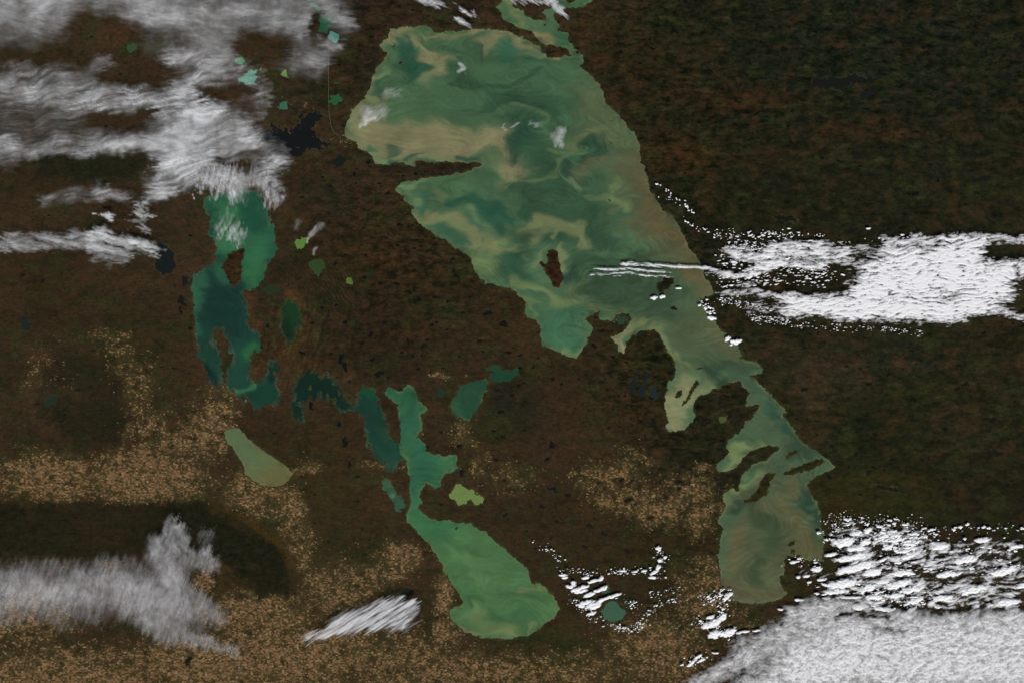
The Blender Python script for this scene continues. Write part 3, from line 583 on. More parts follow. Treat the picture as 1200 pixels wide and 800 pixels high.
FARM = [ # (density, rx, ry, x, y)
 (.95, 62,34,170,560),(.9, 60,26,60,560),(.75,26,34,246,500),(.5,30,20,215,520),(.75,36,22,300,575),(.45,40,22,175,500),(.35,36,30,150,440),(.35,20,40,160,460),(.6,9,14,262,480),(.35,30,14,270,460),
 (.85,14,30,343,600),(.6,16,34,352,640),(.4,30,10,305,600),(.85,120,40,340,770),(.9,90,30,230,780),(.85,60,26,300,720),(.8,120,30,80,790),(.6,60,40,20,720),(.7,14,12,240,680),(.6,12,10,130,660),
 (.6,50,30,400,690),(.75,26,14,470,650),(.6,30,14,450,672),(.85,11,26,520,700),(.85,14,16,522,740),(.6,80,40,470,780),(.65,120,24,560,790),(.5,60,22,680,785),(.6,60,40,770,760),(.55,40,40,830,700),(.45,40,30,800,790),
 (.7,34,18,770,600),(.65,44,16,740,585),(.5,40,20,720,560),(.6,30,20,810,575),(.6,20,16,820,610),(.45,16,22,690,560),(.3,26,20,740,540),(.5,14,12,829,662),(.5,9,5,824,548),(.5,14,10,838,590),
 (.35,14,10,365,545),(.5,18,8,352,552),(.4,24,7,440,543),(.6,7,8,515,440),(.5,8,4,520,443),(.4,14,22,543,505),(.35,12,20,560,545),(.4,10,8,472,545),(.3,30,20,600,560),(.3,20,14,880,735),(.25,20,8,345,120),(.3,10,5,400,165),(.4,4,4,497,509),(.4,5,2,545,440),
 (.35,30,8,130,395),(.4,18,8,140,410),(.35,26,30,60,440),(.25,30,14,620,775)]

def shield_(x, y):
    return ss(690, 780, x) * ss(640, 500, y)

def rug_(x, y):
    shield = ss(690, 760, x) * ss(620, 480, y)
    return np.clip(.3 + .25 * shield - .35 * ss(800, 900, x) + .75 * np.exp(-(((x - 480) / 130) ** 2 + ((y - 290) / 120) ** 2)) + .6 * np.exp(-(((x - 760) / 90) ** 2 + ((y - 440) / 60) ** 2)) + .4 * ss(690, 800, x) + .5 * ss(220, 60, y) * ss(300, 360, x), 0, 1)

def land_fields(x, y):
    wx_ = x + 9 * fbm(x, y, 40, 4, 31); wy_ = y + 9 * fbm(x, y, 40, 4, 32)
    base = np.stack([np.full(x.shape, v) for v in lin((53, 39, 25))], -1)
    sh_ = (ss(680, 800, x + 30 * fbm(x, y, 80, 3, 41)) * ss(760, 600, y))[..., None] * .9
    base = base * (1 - sh_) + lin((33, 30, 19)) * sh_
    n = fbm(x * 0.6, y, 60, 5, 40)
    base = base * (1 + 0.34 * n)[..., None]
    for c, rx, ry, s, cx, cy in REG:
        d2 = ((wx_ - cx) / rx) ** 2 + ((wy_ - cy) / ry) ** 2
        m = d2 < 9
        if not m.any(): continue
        w = np.zeros(x.shape); w[m] = s * np.exp(-(d2[m] ** 1.4) * .8)
        base = base * (1 - w)[..., None] + lin(c) * w[..., None]
    nn = fbm(x * .8, y, 34, 6, 45, .62)
    for c_, thr, sgn, amt, sc_ in (((47, 46, 24), .12, 1, .6, 45), ((60, 42, 25), .1, -1, .5, 46)):
        k = ss(thr - .1, thr + .45, sgn * nn) * amt
        base = base * (1 - k[..., None]) + lin(c_) * k[..., None]
    cr = fbm(x * .5 + y * .05, y, 8, 5, 143, .66)
    base = base * (1 - (ss(.1, .34, cr) * .52 * rug_(x, y))[..., None] * np.array([1, .8, .8]))
    base = base * (1 + (ss(.1, .5, -cr) * .35 * rug_(x, y))[..., None] * np.array([1.25, 1, .8]))
    gr = ss(.18, .6, fbm(x, y, 9, 5, 47, .66)) * .55
    base = base * (1 - gr[..., None]) + lin((38, 46, 24)) * gr[..., None] * .9
    geo_ = fbm(x * .18 + 1.5 * fbm(x, y, 60, 2, 6), y + 8 * fbm(x, y, 70, 2, 7), 9, 4, 148, .6)
    base = base * (1 + .3 * shield_(x, y) * geo_)[..., None]
    # reddish muskeg and dark spruce in drawn-out mottles
    r = fbm(x * .45 + 3 * fbm(x, y, 20, 2, 5), y, 13, 5, 51, .6)
    shield = ss(690, 760, x) * ss(620, 480, y)
    k = ss(.1, .6, r) * (0.3 + .25 * shield)
    base = base * (1 + k[..., None] * (np.array([1.45, 1.22, 1.0]) - 1))
    rug = np.clip(.25 + .3 * shield - .3 * ss(800, 900, x) + .75 * np.exp(-(((x - 480) / 130) ** 2 + ((y - 290) / 120) ** 2)) + .6 * np.exp(-(((x - 760) / 90) ** 2 + ((y - 440) / 60) ** 2)) + .4 * ss(690, 800, x) + .5 * ss(220, 60, y) * ss(300, 360, x), 0, 1)
    k = ss(.05, .5, -fbm(x * .6, y, 17, 6, 57, .68)) * (.35 + .45 * rug)
    base = base * (1 - k[..., None] * (1 - np.array([.5, .66, .62])))
    # streaks of clay ridges SW-NE in the interlake
    u = x * .95 + y * .3 + 3 * fbm(x, y, 30, 2, 70); v = -x * .3 + y * .95
    st = fbm(u, v / 6.5, 4.2, 4, 71, .6)
    zone = np.exp(-(((x - 345) / 70) ** 2 + ((y - 405) / 60) ** 2)) * .62
    base = base * (1 + (st * zone * 1.3)[..., None])
    d, d2, d3 = mount(x, y)
    inner = ss(-4, 16, d)
    rim = np.exp(-((d - 4 - 3 * fbm(x, y, 12, 3, 78)) / 5.5) ** 2) * ss(200, 300, x) * ss(698, 655, y) * ss(590, 604, y + (x - 200) * .08) * .8
    c_in = lin((27, 26, 15)); c_rim = lin((74, 54, 26))
    m = (ss(-4, 6, d) * (.9 - .35 * np.exp(-((x - 110) / 70) ** 2)))[..., None]
    base = base * (1 - m) + c_in * (1 + .55 * fbm(x, y, 9, 5, 77, .65))[..., None] * m
    base = base * (1 - .75 * rim[..., None]) + .75 * c_rim * rim[..., None]
    for dd, a in ((d2, .5), (d3, .75)):
        m = (ss(-5, 9, dd) * a)[..., None]
        base = base * (1 - m) + lin((25, 28, 17)) * (1 + .45 * fbm(x, y, 8, 4, 76, .65))[..., None] * m
    farm = np.zeros(x.shape)
    fx = x + 12 * fbm(x, y, 26, 4, 61, .6); fy = y + 9 * fbm(x, y, 26, 4, 62, .6)
    for s, rx, ry, cx, cy in FARM:
        d_ = ((fx - cx) / rx) ** 2 + ((fy - cy) / ry) ** 2
        farm = np.maximum(farm, s * np.exp(-d_ ** 1.25 * .9))
    farm = farm * np.clip(1.0 + 1.25 * fbm(x, y, 11, 4, 66, .65), .0, 1.35)
    blk = _hash(np.floor((x + 3 * fbm(x, y, 15, 2, 68)) / 7), np.floor(y / 6), 69)
    farm = farm * (.72 + .6 * blk)
    farm = farm * (1 - ss(-6, 3, d + 5 * fbm(x, y, 7, 3, 79, .7))) * (1 - .8 * ss(-6, 6, d2))
    farm = np.where((x < -60) | (x > 1260) | (y > 860), np.clip(.4 * fbm(x, y, 60, 4, 67) * ss(300, 500, y), 0, 1), farm)
    g = ss(.05, .5, farm)[..., None] * .35
    base = base * (1 - g) + lin((52, 48, 26)) * g
    streak = np.clip(np.exp(-(((x - 395) / 32) ** 2 + ((y - 342) / 32) ** 2)) + .7 * np.exp(-(((x - 325) / 26) ** 2 + ((y - 318) / 20) ** 2)) + .5 * np.exp(-(((x - 360) / 20) ** 2 + ((y - 300) / 14) ** 2)), 0, 1) * .85
    h = 0.10 + .05 * fbm(x, y, 30, 3, 81) + .45 * ss(-3, 14, d) + .4 * ss(-6, 14, d2) + .4 * ss(-4, 10, d3) + .03 * fbm(x, y, 6, 3, 83)
    h = np.maximum(h, .03)
    return base, farm, streak, h, rug

# ------------------------------------------------------------------ ground sheet
STEP = 1.25
def axis(a, b):
    mid = np.arange(a, b + STEP, STEP)
    out = []; p = mid[-1]; s = STEP
    while p < b + 6500: s *= 1.32; p += s; out.append(p)
    lo = []; p = mid[0]; s = STEP
    while p > a - 6500: s *= 1.32; p -= s; lo.append(p)
    return np.concatenate([lo[::-1], mid, out])
ax_, ay_ = axis(-40, 1240), axis(-40, 840)
GX, GY = np.meshgrid(ax_, ay_)
S = np.full(GX.shape, -60.0); SB = S.copy()
for lk in LAKES:
    x0, x1, y0, y1 = lake_bbox(lk, 12)
    i0, i1 = np.searchsorted(ax_, (x0, x1)); j0, j1 = np.searchsorted(ay_, (y0, y1))
    sx, sy = GX[j0:j1, i0:i1], GY[j0:j1, i0:i1]
    s_ = lake_sdf(lk, sx, sy)
    S[j0:j1, i0:i1] = np.maximum(S[j0:j1, i0:i1], s_)
    if lk["name"] == "lake" and max(x1 - x0, y1 - y0) > 50: SB[j0:j1, i0:i1] = np.maximum(SB[j0:j1, i0:i1], s_)
base, farm, streak, h, rug = land_fields(GX, GY)
base = base * np.array([1.0, 1.11, 1.2])
# shores: a pale beach here and there, damp dark ground elsewhere
beach = np.exp(-((SB + .8) / 1.0) ** 2) * np.clip(.35 + 1.2 * fbm(GX, GY, 30, 3, 90), 0, .7)
base = base * (1 - .55 * beach[..., None]) + lin((88, 78, 52)) * .55 * beach[..., None]
marsh = np.exp(-((SB + 1.6) / 2.2) ** 2) * ss(-.1, .5, fbm(GX, GY, 14, 4, 91, .65)) * .6
base = base * (1 - marsh[..., None]) + lin((50, 56, 32)) * marsh[..., None]
farm = farm * ss(-.5, -2.5, S)
h = np.minimum(h, np.where(S > 0, np.clip(-.02 - S * .07, -.8, 0), -S * .02))
V = np.stack([wx(GX), wy(GY), h], -1).reshape(-1, 3)
me = mesh_from("ground", V, grid_faces(len(ax_), len(ay_)), dict(albedo=base.reshape(-1, 3), farm=farm.ravel(), streak=streak.ravel(), rugged=rug.ravel()), LAND)
ground = tag(link("ground", me), kind="structure")

# ------------------------------------------------------------------ water sheets
# currents: a stream function sampled on a coarse grid; silt is carried along it
FX = np.arange(200, 1000, 2.5); FY = np.arange(-40, 780, 2.5)
_fx, _fy = np.meshgrid(FX, FY)
PSI = 46 * fbm(_fx * .6, _fy, 80, 2, 331) + 12 * fbm(_fx * .5, _fy, 34, 2, 332) + 2.2 * fbm(_fx * .6, _fy, 14, 2, 333)
EDDIES = [(655,280,20,1),(520,250,24,-1),(550,265,22,1),(612,308,20,1),(700,215,24,-1),(735,245,16,1),(640,150,30,1),(600,225,22,-1),(610,70,24,-1),(705,330,22,-1),(640,365,22,1),(790,365,18,-1),(835,430,14,1),(890,640,26,1),(900,605,16,-1),(940,640,16,1),(870,680,18,-1),(550,720,14,1),(600,700,22,-1),(560,665,18,1),(600,150,26,-1),(670,180,20,1),(520,225,18,1),(570,300,16,-1),(660,330,18,1)]
for ex, ey, er, sg in EDDIES:
    PSI += sg * 7.5 * (er / 20) * np.exp(-(((_fx - ex) ** 2 + (_fy - ey) ** 2) / er ** 2))
g_ = np.exp(-(((_fx - 490) / 85) ** 2 + ((_fy - 160) / 34) ** 2) ** 1.5)
PSI = PSI * (1 - .85 * np.exp(-(((_fx - 590) / 26) ** 2 + ((_fy - 186) / 24) ** 2)))
PSI = PSI * (1 - g_ * .85) + g_ * (_fy - 165) * .9
VX = np.gradient(PSI, axis=0); VY = -np.gradient(PSI, axis=1)
_m = np.sqrt(VX ** 2 + VY ** 2) + .45; VX /= _m; VY /= _m
def vel(x, y):
    gx = np.clip((x - FX[0]) / 2.5, 0, len(FX) - 1.01); gy = np.clip((y - FY[0]) / 2.5, 0, len(FY) - 1.01)
    ix = gx.astype(int); iy = gy.astype(int); a = gx - ix; b = gy - iy
    def q(A): return (A[iy, ix] * (1 - a) + A[iy, ix + 1] * a) * (1 - b) + (A[iy + 1, ix] * (1 - a) + A[iy + 1, ix + 1] * a) * b
    return q(VX), q(VY)

def water_colour(lk, X_, Y_, S_):
    sw = lk["swirl"]
    m_ = S_ > -3.5
    x, y, s = X_[m_], Y_[m_], S_[m_]
    ax, ay = x.copy(), y.copy()
    fil = np.zeros(x.shape)
    if sw > 0:
        n_ = 14
        for k in range(n_):                     # carried back up the current
            u, v = vel(ax, ay); ax = ax - u * .75 * sw; ay = ay - v * .75 * sw
        for sg in (1, -1):
            px_, py_ = x.copy(), y.copy()
            for k in range(16):
                fil += fbm(px_, py_, 3.4, 2, 341, .6) * (1 if k else .5)
                u, v = vel(px_, py_); px_ = px_ + sg * u * 1.3; py_ = py_ + sg * v * 1.3
        fil /= 31
        fil = fil / (fil.std() + 1e-6)
        ax = ax + 4 * fbm(x * .6, y, 16, 4, 303, .62); ay = ay + 3 * fbm(x * .6, y, 16, 4, 304, .62)
    c = np.stack([np.full(x.shape, v) for v in lin(lk["col"])], -1)
    ed = 0
    if sw > 0: ed = .42 * fbm(ax * .4, ay, 8, 5, 351, .66) + .07 * np.clip(fil, -2, 2)
    for col, w, op, path in lk["paint"]:
        d = np.clip(seg_dist(ax, ay, path) / w + ed, 0, None)
        m = min(1, op * 1.06) * np.exp(-d ** 3.0 * .8)
        c = c * (1 - m)[..., None] + lin(col) * m[..., None]
    mar = fbm(ax * .5, ay, 22, 4, 315, .55)
    wk = ss(-.5, .7, fbm(x, y, 60, 2, 318)) * .8 + .3
    amp = .06 + .2 * sw
    c = c * (1 + amp * mar + (.015 + .045 * sw) * np.clip(fil, -2.2, 2.6) * wk)[..., None]
    c = c * (1 + (.028 * sw * np.clip(fil, 0, 2.5) * wk)[..., None] * np.array([1.2, 1.0, .7]))
    c = c * (np.array([.98, .92, .86]) if sw >= .9 else np.array([.96, .88, .80]))
    e = np.exp(-(s / 1.6) ** 2) * np.clip(.35 + 1.2 * fbm(x, y, 22, 4, 320), 0, 1) * (.3 + .22 * sw)
    if lk["name"] == "lake" and len(lk["paint"]) > 0:
        c = c * (1 - e[..., None]) + lin((108, 112, 76)) * e[..., None]
        dk = np.exp(-((s - 1.5) / 3) ** 2) * ss(.1, .5, fbm(x, y, 12, 3, 322)) * .25
        c = c * (1 - dk[..., None])
    out = np.zeros(X_.shape + (3,)) + .05
    out[m_] = np.clip(c, .001, .9)
    return out

for li, lk in enumerate(LAKES):
    x0, x1, y0, y1 = lake_bbox(lk, 5)
    st = 1.25 if (x1 - x0) > 40 else .9
    xs = np.arange(x0, x1, st); ys = np.arange(y0, y1, st)
    X, Y = np.meshgrid(xs, ys)
    s = lake_sdf(lk, X, Y)
    ok = s > -2.4
    keep = ok[:-1, :-1] | ok[1:, :-1] | ok[:-1, 1:] | ok[1:, 1:]
    if not keep.any(): continue
    c = water_colour(lk, X, Y, s)
    V = np.stack([wx(X), wy(Y), np.full(X.shape, -.0003 * (li % 37))], -1).reshape(-1, 3)
    V, F, A = compact(V, grid_faces(len(xs), len(ys), keep), dict(albedo=c.reshape(-1, 3)))
    o = link(lk["name"], mesh_from(lk["name"], V, F, A, WATER))
    tag(o, label=lk["label"], kind="structure")

# ------------------------------------------------------------------ islands
for i, (poly, colr, lab) in enumerate(ISLANDS):
    a = np.array(poly, float)
    big = (np.ptp(a[:, 0]) + np.ptp(a[:, 1])) > 22
    st = .8 if big else .5
    xs = np.arange(a[:, 0].min() - 3, a[:, 0].max() + 3, st); ys = np.arange(a[:, 1].min() - 3, a[:, 1].max() + 3, st)
    X, Y = np.meshgrid(xs, ys)
    WX, WY = warp(X, Y, 1.0 if big else .35)
    s = poly_sdf(WX, WY, poly)
    ok = s > -1.2
    keep = ok[:-1, :-1] | ok[1:, :-1] | ok[:-1, 1:] | ok[1:, 1:]
    c = lin(colr) * (1 + .35 * fbm(X, Y, 5, 4, 400 + i))[..., None]
    e = np.exp(-(s / .9) ** 2) * .35
    c = c * (1 - e[..., None]) + lin((84, 84, 54)) * e[..., None]
    z = np.clip(s * .05, -.06, .16) + .02 * fbm(X, Y, 5, 3, 402) * (s > 1)
    V = np.stack([wx(X), wy(Y), z], -1).reshape(-1, 3)
    V, F, A = compact(V, grid_faces(len(xs), len(ys), keep), dict(albedo=np.clip(c, .002, .9).reshape(-1, 3), farm=np.zeros(X.size), streak=np.zeros(X.size), rugged=np.ones(X.size)))
    tag(link("island", mesh_from("island", V, F, A, LAND)), lab, "island")

# ------------------------------------------------------------------ a road cut straight through the bush
def ribbon(name, pts, w, z, mat):
    V = []; F = []
    for i, (x, y) in enumerate(pts):
        a = pts[max(i - 1, 0)]; b = pts[min(i + 1, len(pts) - 1)]
        dx, dy = b[0] - a[0], b[1] - a[1]; L = math.hypot(dx, dy); nx, ny = -dy / L * w / 2, dx / L * w / 2
        V += [(wx(x + nx), wy(y + ny), z), (wx(x - nx), wy(y - ny), z)]
        if i: k = 2 * i; F.append((k - 2, k - 1, k + 1, k))
    return link(name, mesh_from(name, V, F, None, mat, smooth=False))
gm, nt = new_mat("gravel_road")
gb = N(nt, "ShaderNodeBsdfPrincipled"); gb.inputs["Roughness"].default_value = 1
gg = N(nt, "ShaderNodeNewGeometry"); gn = noise_node(nt, gg.outputs["Position"], .5, 3)
nt.links.new(mixc(nt, gn.outputs["Fac"], tuple(lin((64, 62, 46))), tuple(lin((88, 84, 62)))), gb.inputs["Base Color"])
go = N(nt, "ShaderNodeOutputMaterial"); nt.links.new(gb.outputs[0], go.inputs[0])
tag(ribbon("road", [(384.5,52),(384.8,64),(385.2,75),(384.9,88),(385.3,100),(385,112),(385.6,125),(385.8,134),(387.2,141),(387.6,147),(390.5,152),(391.5,156),(396,158.5),(400,161)], .6, .34, gm), kind="structure")

# ------------------------------------------------------------------ sheet clouds
def sheet_cloud(name, label, box, strokes, base_z, thick, mat, sc=10, asp=.35, ang=0, cut=.35, contrast=1.6, seed=0, step=1.4, holes=(), fields=None, relief=.35, edge=1.0, cat="cloud", amax=1.0, wob=1.0, soft=2.4, fila=0.0, comb=0.0):
    x0, y0, x1, y1 = box
    xs = np.arange(x0, x1, step); ys = np.arange(y0, y1, step)
    X, Y = np.meshgrid(xs, ys)
    ax = X + wob * (8 * fbm(X, Y, 30, 3, seed + 1) + 3 * fbm(X, Y, 9, 3, seed + 11)); ay = Y + wob * (6 * fbm(X, Y, 30, 3, seed + 2) + 3 * fbm(X, Y, 9, 3, seed + 12))
    tt = math.radians(ang); cu = X * math.sin(tt) + Y * math.cos(tt); cv = X * math.cos(tt) - Y * math.sin(tt)
    cmb = comb * (fbm(cv * .12, cu, 4.0, 3, seed + 41, .7) + .6 * fbm(cv * .1, cu, 1.7, 2, seed + 45))
    ax = ax + cmb * math.cos(tt); ay = ay - cmb * math.sin(tt)
    d = np.zeros(X.shape)
    for v, w, path in strokes:
        d = 1 - (1 - d) * (1 - v * np.exp(-(seg_dist(ax, ay, path) / w) ** soft))
    for v, w, path in holes:
        d = d * (1 - v * np.exp(-(seg_dist(ax, ay, path) / w) ** 2.4))
    t = math.radians(ang)
    u = X * math.cos(t) - Y * math.sin(t); v_ = X * math.sin(t) + Y * math.cos(t)
    u = u + 6 * wob * fbm(X, Y, 28, 2, seed + 3); v_ = v_ + (8 * fbm(X, Y, 60, 2, seed + 4) + 2 * fbm(X, Y, 20, 2, seed + 6)) * wob
    n = fbm(u * asp, v_, sc, 5, seed + 5, .62)
    nf = fbm(u * asp, v_, sc * .35, 3, seed + 8, .6)
    den = d * (1 + cut * contrast * n + .25 * contrast * nf) - cut * (1 - d) * .6
    den = np.clip(den, 0, 1) ** edge
    if fila > 0:                               # long bright fibres inside a smooth veil
        r1 = np.clip(1 - np.abs(fbm(u * asp * .6, v_, sc * .8, 3, seed + 21, .55)) * 3.2, 0, 1) ** 2
        r2 = np.clip(1 - np.abs(fbm(u * asp * .9, v_ + .2 * u, sc * .4, 3, seed + 25, .55)) * 3.0, 0, 1) ** 2
        pm = ss(-.25, .5, fbm(X, Y, 36, 3, seed + 29))
        den = den * (.64 + .42 * fbm(X, Y, 20, 5, seed + 31, .66)) + fila * np.clip(d * 1.2, 0, 1) * (r1 * .6 + r2 * .45) * pm * ss(0, .35, den)
        den = np.clip(den, 0, 1)
    # fade out at the box rim
    rim = np.minimum(np.minimum(X - x0, x1 - X), np.minimum(Y - y0, y1 - Y))
    den = den * ss(0, 6, rim)
    z = base_z + thick * (den ** .8) * (1 + relief * n + relief * .8 * nf)
    den = den * amax
    ok = den > .004
    keep = ok[:-1, :-1] | ok[1:, :-1] | ok[:-1, 1:] | ok[1:, 1:]
    top = np.stack([wx(X), wy(Y), z], -1).reshape(-1, 3)
    bot = np.stack([wx(X), wy(Y), np.full(X.shape, base_z - .02)], -1).reshape(-1, 3)
    F = grid_faces(len(xs), len(ys), keep)
    n_ = len(top)
    Va = np.concatenate([top, bot]); Fa = np.concatenate([F, F[:, ::-1] + n_])
    Va, Fa, A = compact(Va, Fa, dict(cover=np.concatenate([den.ravel(), den.ravel() * .35])))
    o = link(name, mesh_from(name, Va, Fa, A, mat))
    return tag(o, label, cat)

CIR = cloud_material("cirrus_level", -0.15, .14, 1.0, .16, (.80, .81, .82), 1.0, .0)
CIRV = cloud_material("cirrus_upright", math.radians(80), .12, 1.1, .14, (.80, .79, .80), 1.0, .0)
CIRD = cloud_material("cirrus_slant", math.radians(-33), .08, 1.2, .4, (.86, .86, .88), 1.1, .08)
DECK = cloud_material("stratocumulus", math.radians(-25), .5, 1.4, .22, (.86, .86, .87), 1.3, .2)
DECKG = cloud_material("stratocumulus_thin", math.radians(12), .75, 1.0, .34, (.80, .80, .80), 1.15, .18)

sheet_cloud("cloud_bank", "grey cloud sheet filling the top left corner", (-45, -45, 430, 122),
  [(.8,34,[(-50,0),(60,0),(180,2)]),(.72,34,[(180,10),(250,24),(300,16),(350,4)]),(.5,24,[(180,46),(235,58),(275,62)]),(.5,30,[(50,30),(-50,40)]),(.55,12,[(330,30),(358,44)]),(.6,20,[(345,66),(372,72)]),(.8,6,[(348,27),(366,28)]),(.5,16,[(390,4),(404,26)]),(.85,7,[(388,55),(397,58)]),(.35,20,[(330,62),(350,76)]),(.4,12,[(395,20),(408,34)])],
  7.0, .08, CIR, sc=15, asp=.16, ang=-6, cut=.22, contrast=1.1, seed=500, edge=1.6, fila=.5, comb=7, holes=[(.85,24,[(110,34),(142,46),(120,60)]),(.5,16,[(165,50),(215,56)]),(.8,14,[(286,58),(305,54),(335,66)]),(.4,10,[(330,50),(352,58)]),(.7,7,[(376,28),(372,40)])], amax=.5, soft=2, relief=.2)
sheet_cloud("cloud_bank", "broad streaky cloud mass with ragged southern fringe at upper left", (-45, 45, 375, 262),
  [(.35,60,[(-40,150),(140,140),(230,150)]),(.6,18,[(210,68),(258,86),(232,98)]),(.45,16,[(262,68),(282,84)]),(.55,17,[(-50,96),(60,112),(140,118),(190,124),(250,130)]),(.35,12,[(130,76),(100,90),(20,84)]),(.85,22,[(225,118),(240,150),(215,178)]),(.8,11,[(120,176),(150,172),(180,166),(225,150)]),(.5,16,[(-50,166),(40,182),(110,178)]),
   (.7,20,[(180,192),(240,180),(285,166)]),(.45,18,[(280,150),(312,172),(330,188)]),(.55,16,[(186,216),(240,208),(300,208)]),(.95,4,[(128,172),(158,172)]),(.9,5,[(215,150),(232,165),(205,188)]),(.5,12,[(318,206),(328,228)]),(.75,9,[(176,234),(200,226)]),(.42,10,[(300,92),(314,110),(306,128)]),(.3,10,[(290,118)]),(.5,10,[(125,226),(150,234)]),(.4,12,[(60,236),(120,226)]),(.3,8,[(338,176),(326,196)])],
  6.0, .1, CIR, sc=10, asp=.13, ang=10, cut=.34, contrast=1.4, seed=540, edge=1.8, fila=.75, comb=9, holes=[(.7,9,[(245,112),(285,114)]),(.75,9,[(110,142),(150,146),(175,138)]),(.5,5,[(262,192),(300,198)]),(.9,14,[(40,200),(120,196),(172,196)]),(.6,8,[(130,92),(190,96)])], amax=.8, soft=2, relief=.2)
sheet_cloud("cloud_bank", "thin vertical veil of cloud over the top of the teal lake", (205, 180, 350, 300),
  [(.6,16,[(225,205),(260,212),(300,210)]),(.5,13,[(255,220),(285,230)]),(.55,10,[(315,210),(326,236)]),(.5,10,[(266,270),(284,280)]),(.3,9,[(268,250),(276,262)]),(.9,2.5,[(240,213),(262,212)]),(.95,2,[(228,228),(242,226)]),(.8,2,[(256,226),(250,233)])],
  5.4, .15, CIRV, sc=6, asp=.16, ang=80, cut=.42, contrast=1.8, fila=1.0, comb=12, seed=560, edge=1.3, amax=.7, soft=2, relief=.2)
sheet_cloud("cloud_bank", "cloud scrap at the far left beside the small blue-black lake", (-45, 215, 215, 335),
  [(.7,8,[(115,274),(150,286),(180,294)]),(.5,12,[(115,298),(150,300)]),(.5,13,[(-40,290),(60,282),(120,280)]),(.45,6,[(160,266),(170,272)]),(.8,3,[(120,254),(134,260)]),(.5,10,[(172,240),(168,256)])], 4.5, .2, CIR, sc=7, asp=.18, ang=-12, cut=.45, contrast=2, seed=570, comb=12, edge=1.3, amax=.8, soft=2, relief=.2)
sheet_cloud("cloud_bank", "feathery grey cloud spreading over the lower left corner", (-45, 585, 325, 785),
  [(.8,34,[(-50,694),(60,690),(150,688),(200,704)]),(.75,17,[(192,640),(204,665),(200,690)]),(.7,6,[(213,612),(220,640)]),(.6,5,[(203,606),(206,636)]),(.75,8,[(246,642),(258,654)]),(.5,13,[(180,726),(215,740),(240,750)]),(.55,6,[(230,742),(255,752),(280,758)]),(.5,18,[(205,700),(235,708)]),(.4,10,[(240,712),(265,722)]),(.4,6,[(236,624),(252,628)]),(.5,12,[(226,650),(245,662)])],
  6.5, .08, CIRV, sc=9, asp=.32, ang=68, cut=.34, contrast=1.2, seed=600, edge=1.15, fila=.38, comb=8, holes=[(.8,9,[(238,674),(258,690)]),(.5,8,[(262,738),(285,738)])], amax=.5, soft=2, relief=.2)
sheet_cloud("feathered_cloud", "bright comb of slanting cloud streaks, alone over the southern fields", (345, 680, 500, 765),
  [(.8,7,[(362,745),(385,740),(410,732)]),(.95,13,[(400,730),(430,722),(450,718)]),(.95,13,[(440,724),(462,726),(470,726)]),(.8,9,[(450,708),(468,704),(482,708)])],
  4.0, .1, CIRD, sc=3.0, asp=.07, ang=33, cut=.75, contrast=2.0, seed=620, step=.7, comb=13, amax=.55, wob=.15, soft=2, relief=.1)
sheet_cloud("stratocumulus_deck", "solid white cloud deck reaching the right side above centre", (820, 262, 1245, 396),
  [(1,20,[(1012,342),(1045,330),(1080,334),(1130,322),(1170,334)]),(1,14,[(930,356),(970,360),(1010,364),(1060,362),(1110,366),(1150,352)]),(.95,15,[(1022,310),(1050,303),(1085,306),(1140,296)]),(.6,12,[(1160,318),(1215,312)]),(.5,8,[(1150,360),(1200,372)]),(.62,12,[(905,292),(950,294),(1000,300)]),(.54,15,[(860,298),(900,306)]),(.62,5,[(876,318),(920,310),(960,312)]),(.45,5,[(845,346),(880,344),(930,350)]),(.5,4,[(836,322),(886,322)]),(.3,14,[(880,362),(920,366)]),(.5,8,[(1040,284),(1080,280),(1250,284)]),(.45,5,[(870,334),(900,332)])],
  2.3, .38, DECK, sc=3.0, asp=.24, ang=5, cut=.72, contrast=2.1, seed=640, comb=10, step=.8, edge=.8, relief=.16, soft=2.2, wob=.7, holes=[(.85,8,[(890,328),(950,330),(985,337)]),(.6,5,[(1000,300),(1035,304)]),(.7,4,[(862,313),(884,311)])])
sheet_cloud("stratocumulus_deck", "large textured cloud deck filling the bottom right corner", (770, 690, 1245, 845),
  [(.8,26,[(850,835),(900,805),(960,785)]),(.95,36,[(940,775),(1080,780),(1250,780)]),(.55,18,[(880,758),(920,735),(970,724)]),(.85,24,[(990,745),(1080,745),(1250,740)]),(.55,12,[(930,715),(975,708),(1010,715)]),(.6,14,[(810,804),(850,780),(870,768)]),(.5,8,[(1030,722),(1080,724),(1250,722)])],
  2.6, .5, DECKG, sc=6.5, asp=.62, ang=14, cut=.55, contrast=1.35, seed=660, comb=7, step=1.0, relief=.45, soft=2, amax=.8, holes=[(.65,4,[(975,716),(1010,718),(1040,722)]),(.5,4,[(1020,738),(1060,735)])])
tag(sheet_cloud("cumulus_field", "fine ripples of cumulus merging between the rows right of the south basin", (925, 600, 1215, 728),
  [(.4,12,[(985,632),(1040,630),(1100,640),(1190,640)]),(.46,14,[(1000,655),(1060,655),(1120,660),(1190,665)]),(.47,14,[(985,684),(1040,682),(1100,688),(1190,690)]),(.5,8,[(1000,707),(1070,706),(1190,708)]),(.3,10,[(935,668),(965,672)]),(.33,8,[(985,616),(1080,618)])],
  1.3, .35, DECK, sc=4.4, asp=.26, ang=10, cut=1.0, contrast=2.2, seed=720, comb=5, step=.8, edge=.9, relief=.2, soft=2), kind="stuff")
